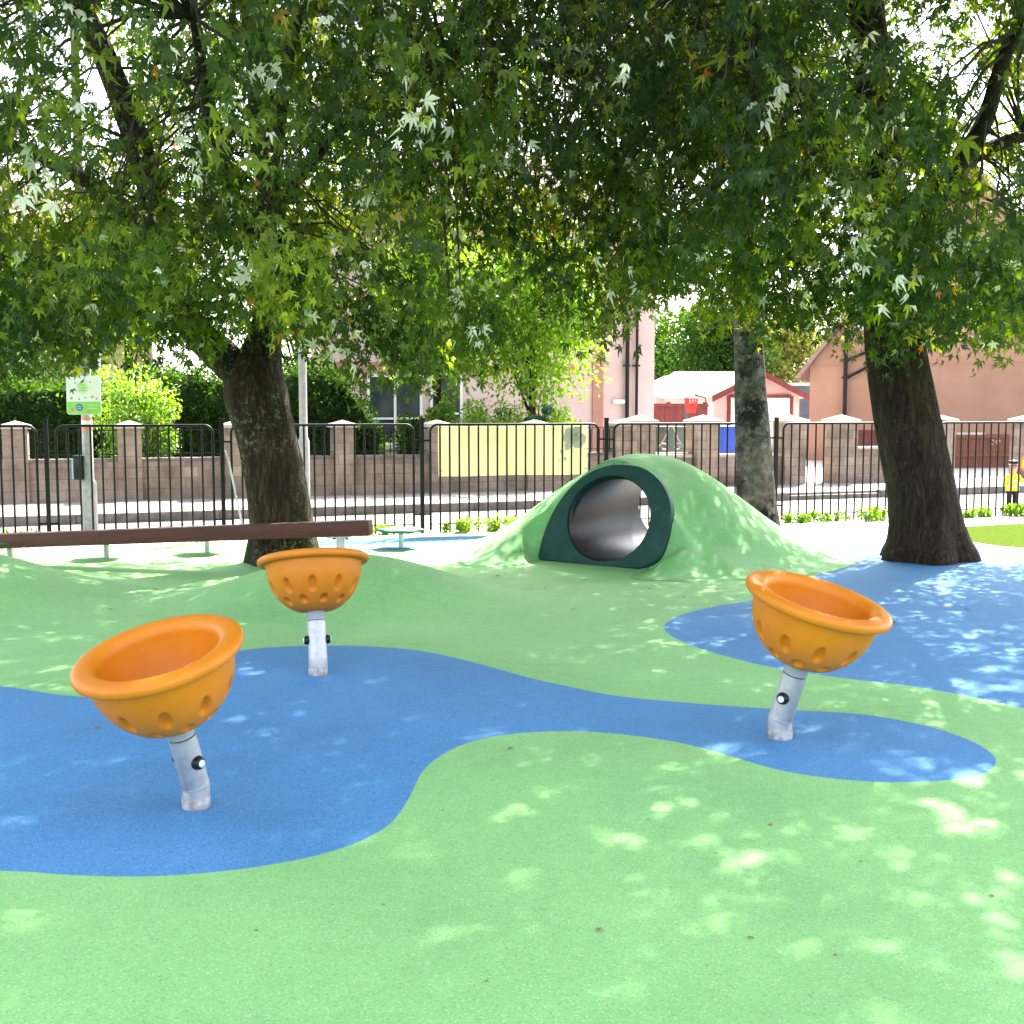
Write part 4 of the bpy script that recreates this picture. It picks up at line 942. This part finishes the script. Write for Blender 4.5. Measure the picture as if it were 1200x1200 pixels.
# ------------------------------------------------------------------ trees
def vnoise(p, s): return noise.noise(Vector(p) * s)
def trunk_mesh(path, rad, mat, parent, name='trunk', n=44, ridge=0.06, seed=0, rings=46):
    P = spline([Vector((*p,)) for p in path], 12); Rr = spline([Vector((r, 0, 0)) for r in rad], 12)
    m = MB()
    def wob(a, p, i):
        q = Vector((math.cos(a) * 2.2, math.sin(a) * 2.2, p.z * 0.8 + seed))
        flare = max(0.0, 0.5 - p.z) * (0.22 * math.cos(5 * a + seed) + 0.10 * math.cos(3 * a)) if name == 'trunk' else 0
        return 1 + ridge * noise.noise(q) * 1.6 + 0.025 * noise.noise(q * 4.3) + flare
    m.tube(P, [max(r.x, 0.004) for r in Rr], n, wob=wob)
    return m.build(name, mat, parent, 60)
def npnoise(p, seed):
    r = np.random.default_rng(seed); v = np.zeros(len(p))
    for _ in range(7):
        k = r.normal(size=3); k /= np.linalg.norm(k); k *= r.uniform(1.2, 3.6); v += np.sin(p @ k + r.uniform(0, 6.28))
    return v / 2.6
# hanging edge of the two crowns, over the distance to the right (metres)
EDGE = np.array([(0, 430), (60, 425), (75, 398), (85, 372), (132, 370), (160, 400), (205, 412), (226, 392), (240, 378), (335, 370), (352, 420), (400, 446), (450, 444), (500, 452), (545, 432), (580, 460), (640, 476), (690, 494), (712, 450), (740, 405),
                 (780, 345), (850, 338), (900, 365), (960, 382), (1000, 378), (1035, 360), (1070, 410), (1100, 415), (1130, 388), (1200, 395)], float)
EX, EZ = (EDGE[:, 0] - 600) / 142, CAM_H + (480 - EDGE[:, 1]) / 142
def silver_maple(base, label, cx, cy_, rx, ry, cz, rz, limbs, trunk, mat, seed, n_fine, n_up):
    rg = np.random.default_rng(seed); root = thing('maple_tree', (base[0], base[1], 0), label, 'tree')
    lo = lambda p: (p[0] - base[0], p[1] - base[1], p[2])
    trunk_mesh([lo(p) for p in trunk[0]], trunk[1], mat, root, seed=seed)
    for lp, lr in limbs: trunk_mesh([lo(p) for p in lp], lr, mat, root, 'limb', 20, 0.05, seed)
    # sprigs through the crown
    def sample(n, zlo, zhi, gap, fine=-9):
        out = []
        while sum(map(len, out)) < n:
            q = rg.uniform(-1, 1, (n * 4, 3)); d = np.linalg.norm(q, axis=1); q = q[(d < 1) & (d > 0.25 * rg.random(len(d)))]
            p = q * (rx, ry, rz) + (cx, cy_, cz)
            p = p[(p[:, 2] > zlo) & (p[:, 2] < zhi)]
            e = np.interp(p[:, 0], EX, EZ) + 0.035 * (p[:, 1] - 9.5) ** 2 * (p[:, 1] > 9.5) + 0.07 * np.maximum(0, 9.5 - p[:, 1])
            p = p[p[:, 2] > e + 0.22]
            p = p[npnoise(p, seed + 5) > gap]
            p = p[npnoise(p * 2.6, seed + 15) > fine]
            out.append(p)
        return np.concatenate(out)[:n]
    def view(p): return (np.abs(p[:, 0]) < 0.46 * p[:, 1] + 0.5) & (p[:, 2] < CAM_H + 0.365 * p[:, 1] + 0.35)
    c = sample(n_fine * 3, 1.9, 6.6, -0.35, -0.05); c = c[view(c)][:n_fine]
    # more on the hanging fringe
    fr = sample(n_fine * 6, 1.9, 4.2, -0.8, -0.1); e = np.interp(fr[:, 0], EX, EZ); fr = fr[(fr[:, 2] < e + 0.75) & view(fr)][:n_fine // 5]
    c = np.concatenate([c, fr]); K = 15
    N = len(c); outd = c - np.array([cx, cy_, cz - 1.0]); outd[:, 2] *= 0.3; outd = unit(outd + rg.normal(0, 0.5, (N, 3)))
    tw = unit(outd + np.array([0, 0, -0.55])); ln = rg.uniform(0.25, 0.6, N)
    sil = rg.random(N) < 0.05; warm = rg.random(N) < 0.022
    base_t = np.clip(0.32 + 0.20 * npnoise(c, seed + 9) + rg.normal(0, 0.15, N), 0.02, 0.78)
    tt = rg.random((N, K)); pos = c[:, None, :] + tw[:, None, :] * (ln[:, None] * tt)[..., None] + rg.normal(0, 0.075, (N, K, 3))
    ad = tw[:, None, :] * 0.6 + rg.normal(0, 0.55, (N, K, 3)) + np.array([0, 0, -0.85])
    nn = np.array([0, 0, 0.8]) + outd[:, None, :] * 0.7 + rg.normal(0, 0.65, (N, K, 3))
    sz = rg.uniform(0.05, 0.10, (N, K)) * np.where(sil, 1.15, 1.0)[:, None]; ti = np.clip(base_t[:, None] + rg.normal(0, 0.07, (N, K)), 0, 0.8)
    u_ = rg.random((N, K))
    ti = np.where(sil[:, None] & (u_ < 0.6), 1.0 - 0.03 * rg.random((N, K)), ti)
    ti = np.where(warm[:, None] & (u_ < 0.5), rg.uniform(0.80, 0.95, (N, K)), ti)
    ti = np.where(~sil[:, None] & (u_ > 0.993), 1.0 - 0.03 * rg.random((N, K)), ti)
    ti = np.where((u_ < 0.002), rg.uniform(0.82, 0.95, (N, K)), ti)
    ti = np.minimum(ti, 1)
    b0 = np.array([base[0], base[1], 0])
    fp, fa, fn_, fs_, ft = pos.reshape(-1, 3) - b0, ad.reshape(-1, 3), nn.reshape(-1, 3), sz.ravel(), ti.ravel(); k3 = rg.random(len(fp)) < 0.38
    fine = (MAPLE_T, fp[~k3], fa[~k3], fn_[~k3], fs_[~k3], ft[~k3]); tri = (TRI_T, fp[k3], fa[k3], fn_[k3], fs_[k3] * 1.15, ft[k3])
    # the rest of the crown, above and beside the picture, in bigger leaves
    up = sample(n_up * 3, 2.2, cz + rz, -0.25); up = up[~view(up)][:n_up]; K2 = 14; N2 = len(up)
    pos2 = up[:, None, :] + rg.normal(0, 0.36, (N2, K2, 3)); ad2 = rg.normal(0, 0.7, (N2, K2, 3)) + (0, 0, -0.5); nn2 = rg.normal(0, 0.6, (N2, K2, 3)) + (0, 0, 1)
    coarse = (MAPLE_T, pos2.reshape(-1, 3) - b0, ad2.reshape(-1, 3), nn2.reshape(-1, 3), rg.uniform(0.135, 0.185, N2 * K2), rg.uniform(0.1, 0.7, N2 * K2))
    leaf_mesh('crown', [fine, tri, coarse], M['maple'], root)
    # thin twigs from the limbs out to sprigs
    pts = np.array([p[:] for lp, _ in limbs for p in spline([Vector(q) for q in lp], 6)])
    m = MB(); pick = rg.permutation(N)[:420]
    for i in pick:
        e_ = c[i]; d = np.linalg.norm(pts - e_, axis=1) + 0.6 * np.maximum(0, e_[2] - pts[:, 2]); s_ = pts[np.argmin(d)]
        L = np.linalg.norm(e_ - s_)
        if L > 2.3: continue
        mid = (s_ + e_) / 2 + np.array([0, 0, 0.16 * L]) + rg.normal(0, 0.08, 3); en = e_ + tw[i] * ln[i]
        r0 = 0.006 + 0.007 * L
        m.tube([lo(s_), lo(s_ * 0.5 + mid * 0.5 + np.array([0, 0, 0.04 * L])), lo(mid), lo(e_), lo(en)], [r0, r0 * 0.75, r0 * 0.5, 0.0045, 0.002], 4, cap=False)
    m.build('twigs', M['twig'], root, 80)
    return root
yl, yr = 10.95, 11.15
LX = lambda px, py, Y: tuple(at(px, py, Y))
silver_maple((LX(331, 640, yl)[0], yl), 'big lichen spotted maple forking low, behind the beam and the tipped away bowl', -2.7, 9.8, 5.9, 5.6, 8.2, 6.6,
    [([LX(298, 455, yl), LX(262, 418, yl), LX(228, 385, yl - 0.1), LX(203, 330, yl - 0.2), LX(168, 190, yl - 0.3), LX(120, 60, yl - 0.4), LX(60, -60, yl - 0.6)], [0.16, 0.17, 0.145, 0.13, 0.12, 0.10, 0.06]),
     ([LX(205, 335, yl - 0.2), LX(150, 250, yl + 0.1), LX(90, 205, yl + 0.3), LX(-10, 160, yl + 0.4), LX(-120, 120, yl + 0.5)], [0.07, 0.08, 0.07, 0.055, 0.03]),
     ([LX(318, 260, yl), LX(330, 120, yl - 0.6), LX(350, 20, yl - 1.2), LX(400, 12, yl - 1.6), LX(462, 32, yl - 2.0), LX(520, 60, yl - 2.4)], [0.07, 0.06, 0.05, 0.042, 0.03, 0.012]),
     ([LX(312, 330, yl), LX(270, 220, yl - 0.9), LX(245, 120, yl - 1.9), LX(225, 20, yl - 2.8)], [0.07, 0.06, 0.045, 0.02]),
     ([LX(318, 250, yl), LX(400, 150, yl + 0.2), LX(500, 90, yl + 0.4), LX(590, 55, yl + 0.4), LX(660, 30, yl + 0.4)], [0.06, 0.06, 0.05, 0.035, 0.015])],
    ([LX(331, 668, yl), LX(331, 640, yl), LX(329, 610, yl), LX(322, 560, yl), LX(311, 505, yl), LX(300, 452, yl), LX(310, 400, yl), LX(318, 350, yl), LX(318, 240, yl), LX(305, 100, yl), LX(290, -120, yl), LX(300, -420, yl)],
     [0.37, 0.335, 0.30, 0.285, 0.275, 0.295, 0.17, 0.145, 0.13, 0.12, 0.10, 0.03]), M['barklichen'], 3, 2000, 2000)
silver_maple((LX(1085, 640, yr)[0], yr), 'big maple with a bare dark brown leaning trunk on the blue surface at the right', 3.7, 10.0, 6.6, 5.7, 8.3, 6.6,
    [([LX(1045, 330, yr), LX(1010, 240, yr - 0.6), LX(960, 140, yr - 1.4), LX(900, 60, yr - 2.2), LX(860, -20, yr - 2.8)], [0.09, 0.10, 0.08, 0.06, 0.03]),
     ([LX(1048, 330, yr), LX(1100, 230, yr - 0.8), LX(1150, 150, yr - 1.8), LX(1180, 60, yr - 2.6), LX(1230, -10, yr - 3.2)], [0.09, 0.09, 0.07, 0.05, 0.02]),
     ([LX(1035, 250, yr), LX(940, 170, yr + 0.4), LX(830, 120, yr + 0.5), LX(700, 90, yr + 0.4), LX(610, 70, yr + 0.3)], [0.08, 0.08, 0.06, 0.045, 0.02]),
     ([LX(1040, 290, yr), LX(1130, 190, yr + 0.5), LX(1260, 140, yr + 0.9)], [0.09, 0.08, 0.05])],
    ([LX(1085, 668, yr), LX(1085, 648, yr), LX(1084, 625, yr), LX(1080, 575, yr), LX(1064, 497, yr), LX(1050, 410, yr), LX(1044, 330, yr), LX(1036, 240, yr), LX(1020, 60, yr), LX(1000, -200, yr), LX(990, -480, yr)],
     [0.46, 0.43, 0.365, 0.325, 0.305, 0.275, 0.25, 0.22, 0.17, 0.11, 0.03]), M['barkdark'], 8, 2200, 2500)

def clump_leaves(rg, centres, radii, per, size, tint, squash=1.0, droop=0.3, shell=0.35):
    """leaves spread through overlapping clumps"""
    P, A, Nn = [], [], []
    for c, r_ in zip(centres, radii):
        q = rg.normal(size=(per, 3)); q = unit(q) * (shell + (1 - shell) * rg.random((per, 1)) ** 0.6) * r_; q[:, 2] *= squash
        P.append(c + q); A.append(q / r_ + rg.normal(0, 0.6, (per, 3)) + (0, 0, -droop)); Nn.append(q / r_ * 0.6 + rg.normal(0, 0.5, (per, 3)) + (0, 0, 0.6))
    P = np.concatenate(P); n = len(P)
    return (OVAL_T, P, np.concatenate(A), np.concatenate(Nn), rg.uniform(size[0], size[1], n), np.clip(rg.uniform(tint[0], tint[1], n) + 0.15 * npnoise(P, 77), 0, 1))
def garden_tree(name, px, Y, z0, z1, rx, mat, label, n=40, per=260, size=(0.07, 0.12), tint=(0.1, 0.9), th=0.09, seed=1, cat='tree', bk='barkdark', z_base=0.09, ry=None):
    rg = np.random.default_rng(seed); p = at(px, 480, Y); root = thing(name, (p.x, p.y, z_base), label, cat)
    zc, rz = (z0 + z1) / 2, (z1 - z0) / 2
    q = unit(rg.normal(size=(n, 3))) * rg.random((n, 1)) ** 0.45 * (rx * 0.78, (ry or rx) * 0.78, rz * 0.8); q[:, 2] += zc
    rad = rg.uniform(0.25, 0.45, n) * min(rx, rz)
    leaf_mesh('crown', [clump_leaves(rg, q, rad, per, size, tint)], M[mat], root)
    trunk_mesh([(0, 0, -0.05), (0.03, 0, zc * 0.4), (-0.03, 0.02, zc), (0, 0, z1 * 0.85)], [th, th * 0.8, th * 0.55, 0.01], M[bk], root, n=12, rings=10)
    m = MB()
    for i in rg.permutation(n)[:14]:
        s = np.array([0, 0, max(z0 * 0.7, 0.2) + (zc - z0) * rg.random()]); m.tube([tuple(s), tuple((s + q[i]) / 2 + (0, 0, 0.1)), tuple(q[i])], [th * 0.4, th * 0.25, 0.006], 5, cap=False)
    m.build('limbs', M[bk], root, 80)
    return root
# the pale trunk close to the railings
def pale_tree():
    Y = 14.15; b = at(886, 618, Y); root = thing('tree', (b.x, b.y, 0), 'slimmer tree with pale mottled bark growing by the railings behind the mound', 'tree')
    lo = lambda px, py: (at(px, py, Y).x - b.x, 0, at(px, py, Y).z)
    pts = [lo(888, 622), lo(887, 600), lo(885, 560), lo(882, 500), lo(879, 440), lo(876, 380), lo(872, 300), lo(868, 180), lo(866, 0), lo(866, -250)]; pts[0] = (pts[0][0], 0, -0.03)
    trunk_mesh(pts, [0.27, 0.25, 0.23, 0.205, 0.18, 0.165, 0.15, 0.13, 0.10, 0.03], M['barkbirch'], root, n=36, seed=5)
    m = MB(); m.box((0.14, -0.17, 1.62), (0.08, 0.05, 0.07), bev=0.02); 
    rg = np.random.default_rng(5); n = 46
    q = unit(rg.normal(size=(n, 3))) * rg.random((n, 1)) ** 0.45 * (2.3, 2.0, 2.4); q[:, 2] += 6.2
    leaf_mesh('crown', [clump_leaves(rg, q, rg.uniform(0.5, 0.8, n), 160, (0.09, 0.14), (0.1, 0.7))], M['maple'], root)
    m = MB()
    for i in range(12):
        s = np.array([-0.15, 0, 3.2 + 3 * rg.random()]); m.tube([tuple(s), tuple((s + q[i]) / 2 + (0, 0, 0.2)), tuple(q[i])], [0.05, 0.03, 0.01], 6, cap=False)
    m.build('limbs', M['barkbirch'], root, 80)
pale_tree()
garden_tree('garden_tree', 512, 21.6, 1.25, 5.2, 1.35, 'brightleaf', 'sunlit yellow green tree in front of the pink house', 56, 250, (0.08, 0.13), seed=21)
garden_tree('garden_tree', 352, 28.0, 1.8, 7.2, 2.0, 'brightleaf', 'sunlit tree rising behind the conifer hedge, right of the lichened trunk', 46, 220, (0.08, 0.13), seed=22)
garden_tree('garden_tree', 622, 22.4, 1.2, 5.6, 1.65, 'brightleaf', 'yellow green tree hanging over the shrubs before the pink house', 60, 240, (0.08, 0.13), seed=23)
garden_tree('garden_tree', 150, 32, 2.4, 8.0, 3.0, 'brightleaf', 'bright tree behind the hedge above the lamp post sign', 46, 220, (0.08, 0.13), seed=24)
garden_tree('garden_tree', 10, 23.0, 0.5, 5.6, 2.2, 'conifer', 'dark evergreen mass behind the wall at the left edge', 70, 320, (0.07, 0.12), (0.0, 0.6), seed=25)
garden_tree('conifer_tree', 838, 55, 0.5, 7.5, 2.8, 'conifer', 'dark conifer standing beyond the garage roof', 60, 260, (0.16, 0.26), (0, 0.5), seed=26, th=0.2)
garden_tree('conifer_tree', 770, 60, 0.5, 7.0, 3.0, 'conifer', 'dark rounded evergreen behind the outhouse roof', 60, 240, (0.16, 0.28), (0.1, 0.8), seed=27, th=0.2)
garden_tree('far_tree', 915, 58, 0.5, 8.0, 2.8, 'oliveleaf', 'pale olive tree beyond the grey shed', 60, 220, (0.16, 0.26), seed=28, th=0.2)
# hedges: boxes of dense leaf
def hedge(px0, px1, Y, z1, label, depth=1.1, mat='conifer', seed=31, taper=0.0, size=(0.05, 0.10)):
    rg = np.random.default_rng(seed); a, b = at(px0, 500, Y), at(px1, 500, Y + (px1 - px0) / 1350 * Y * 0.30)
    L = (b - a).length; root = thing('hedge', (a.x, a.y, 0.09), label, 'hedge', math.atan2(b.y - a.y, b.x - a.x))
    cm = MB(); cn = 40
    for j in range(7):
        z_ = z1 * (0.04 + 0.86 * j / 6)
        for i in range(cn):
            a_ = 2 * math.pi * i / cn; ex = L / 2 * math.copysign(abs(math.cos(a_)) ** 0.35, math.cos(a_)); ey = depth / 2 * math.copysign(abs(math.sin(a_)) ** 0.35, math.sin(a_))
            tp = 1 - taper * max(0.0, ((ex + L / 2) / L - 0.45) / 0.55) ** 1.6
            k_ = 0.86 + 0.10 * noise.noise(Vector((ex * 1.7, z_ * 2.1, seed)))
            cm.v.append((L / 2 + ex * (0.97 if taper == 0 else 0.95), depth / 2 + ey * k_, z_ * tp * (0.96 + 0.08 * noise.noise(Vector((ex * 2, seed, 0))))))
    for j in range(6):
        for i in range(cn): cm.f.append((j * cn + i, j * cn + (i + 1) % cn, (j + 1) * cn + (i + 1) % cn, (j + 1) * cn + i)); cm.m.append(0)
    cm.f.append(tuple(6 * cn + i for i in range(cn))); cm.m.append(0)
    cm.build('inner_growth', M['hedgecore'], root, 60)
    n = int(L * 95); q = np.stack([rg.uniform(0.05, L - 0.05, n), rg.uniform(0, depth, n), rg.uniform(0.15, 1, n) ** 0.8], 1)
    top = z1 * (1 - taper * np.clip((q[:, 0] / L - 0.45) / 0.55, 0, 1) ** 1.6) + 0.10 * np.sin(q[:, 0] * 2.3 + seed); q[:, 2] *= top - 0.12
    lf = clump_leaves(rg, q, rg.uniform(0.16, 0.28, n), 100, size, (0.0, 0.75), droop=-0.2)
    leaf_mesh('foliage', [lf], M[mat], root)
    m = MB()
    for k in range(int(L / 0.7) + 1): x_ = min(L - 0.1, 0.2 + 0.7 * k); m.tube([(x_, depth / 2, -0.03), (x_ + 0.03, depth / 2, 0.6)], [0.05, 0.02], 6)
    m.build('stems', M['barkdark'], root)
hedge(135, 330, 19.6, 2.05, 'tall dark conifer hedge with a sunlit top, left of the lichened trunk', seed=31)
hedge(338, 452, 20.6, 2.2, 'dark conifer hedge tapering down to the white window, right of the lichened trunk', seed=32, taper=0.65)
hedge(-60, 130, 19.2, 1.9, 'dark leafy hedge behind the lamp post with the sign', seed=33)
def shrub(px, Y, h, r_, mat, label, seed, n=22, per=170, size=(0.05, 0.09), z0=0.12):
    garden_tree('shrub', px, Y, z0, h, r_, mat, label, n, per, size, (0.0, 1.0), 0.03, seed, 'shrub')
shrub(160, 18.75, 2.35, 0.72, 'paleshrub', 'pale variegated shrub spilling over the wall beside the lamp post', 41, 40, 190)
shrub(485, 21.2, 1.45, 0.42, 'conifer', 'small dark conifer bush below the white window', 42)
shrub(562, 20.6, 1.55, 0.66, 'brightleaf', 'yellow green shrub showing over the left half of the banner', 43)
shrub(598, 20.9, 1.62, 0.66, 'brightleaf', 'yellow green shrub showing over the middle of the banner', 44)
shrub(632, 20.8, 1.68, 0.30, 'blueleaf', 'spiky blue green shrub over the banner between yellow shrubs', 45)
shrub(655, 21.2, 1.58, 0.66, 'brightleaf', 'yellow green shrub left of the pink house corner, right of the blue green one', 46)
shrub(520, 20.8, 1.75, 0.34, 'brightleaf', 'narrow bright shrub above the wall, left of the banner', 47)

# weeds along the foot of the railings, fallen leaves
rg = np.random.default_rng(51); cs = []
for px, k, r_ in [(545, 5, .12), (533, 4, .10), (578, 6, .12), (600, 4, .10), (620, 5, .12), (645, 4, .1), (670, 5, .1), (700, 4, .1), (160, 4, .08), (230, 5, .1), (300, 4, .08), (385, 6, .08), (410, 4, .08), (440, 4, .08), (15, 6, .14), (35, 5, .10),
                  (945, 5, .08), (975, 4, .07), (1000, 5, .08), (1025, 6, .12), (1125, 4, .07), (1150, 5, .08), (1180, 6, .1), (1195, 5, .09), (920, 4, .07), (880, 4, .08)]:
    b = fence_at(px) + FN * -0.10
    for _ in range(k): cs.append((b.x + rg.normal(0, 0.10), b.y + rg.normal(0, 0.05), rg.uniform(0.02, r_), r_ * rg.uniform(0.45, 0.8)))
cs = np.array(cs)
tag(leaf_mesh('weeds', [clump_leaves(rg, cs[:, :3], cs[:, 3], 60, (0.03, 0.06), (0.1, 0.9), droop=-0.3)], M['brightleaf']), 'low yellow green weeds along the foot of the railings', 'weeds', kind='stuff')
lm = MB(); vs, fs = MAPLE_T; lm.add([(x * 0.034, y * 0.034, 0.008 + z * 0.02) for x, y, z in vs], [tuple(f) for f in fs]); lf0 = lm.build('fallen_leaf', M['paleleaf'])
for i, (px, py, s) in enumerate([(116, 853, 0.8), (600, 878, 0.8), (143, 657, 1.2), (60, 660, 1.6), (30, 663, 1.0), (180, 692, 1.2), (581, 676, 1.5), (672, 714, 0.7), (1050, 731, 1.2), (1078, 724, 1.2), (985, 658, 1.4), (903, 968, 0.6), (1135, 715, 1.2), (320, 830, 0.5), (880, 1100, 0.5), (1160, 1050, 0.5), (700, 1090, 0.6), (130, 715, .8), (700, 905, .3), (840, 1000, .35), (450, 1060, .3), (520, 950, .3), (1010, 1010, .35), (760, 960, .3), (300, 1090, .35), (90, 890, .3), (400, 880, .3), (570, 1150, .3), (980, 1120, .35), (640, 690, .8), (760, 690, .7), (860, 660, .8), (800, 700, .8), (850, 690, .7)]):
    o = lf0 if i == 0 else lf0.copy()
    if i: COL.objects.link(o)
    p = G(px, py); p.z = ground_h(p.x, p.y); o.location = p; o.scale = (s,) * 3; o.rotation_euler = (random.uniform(-.2, .2), random.uniform(-.2, .2), random.uniform(0, 6))
    tag(o, 'small dry leaf lying on the rubber surface', 'fallen leaf', 'dry leaves scattered over the play surface')
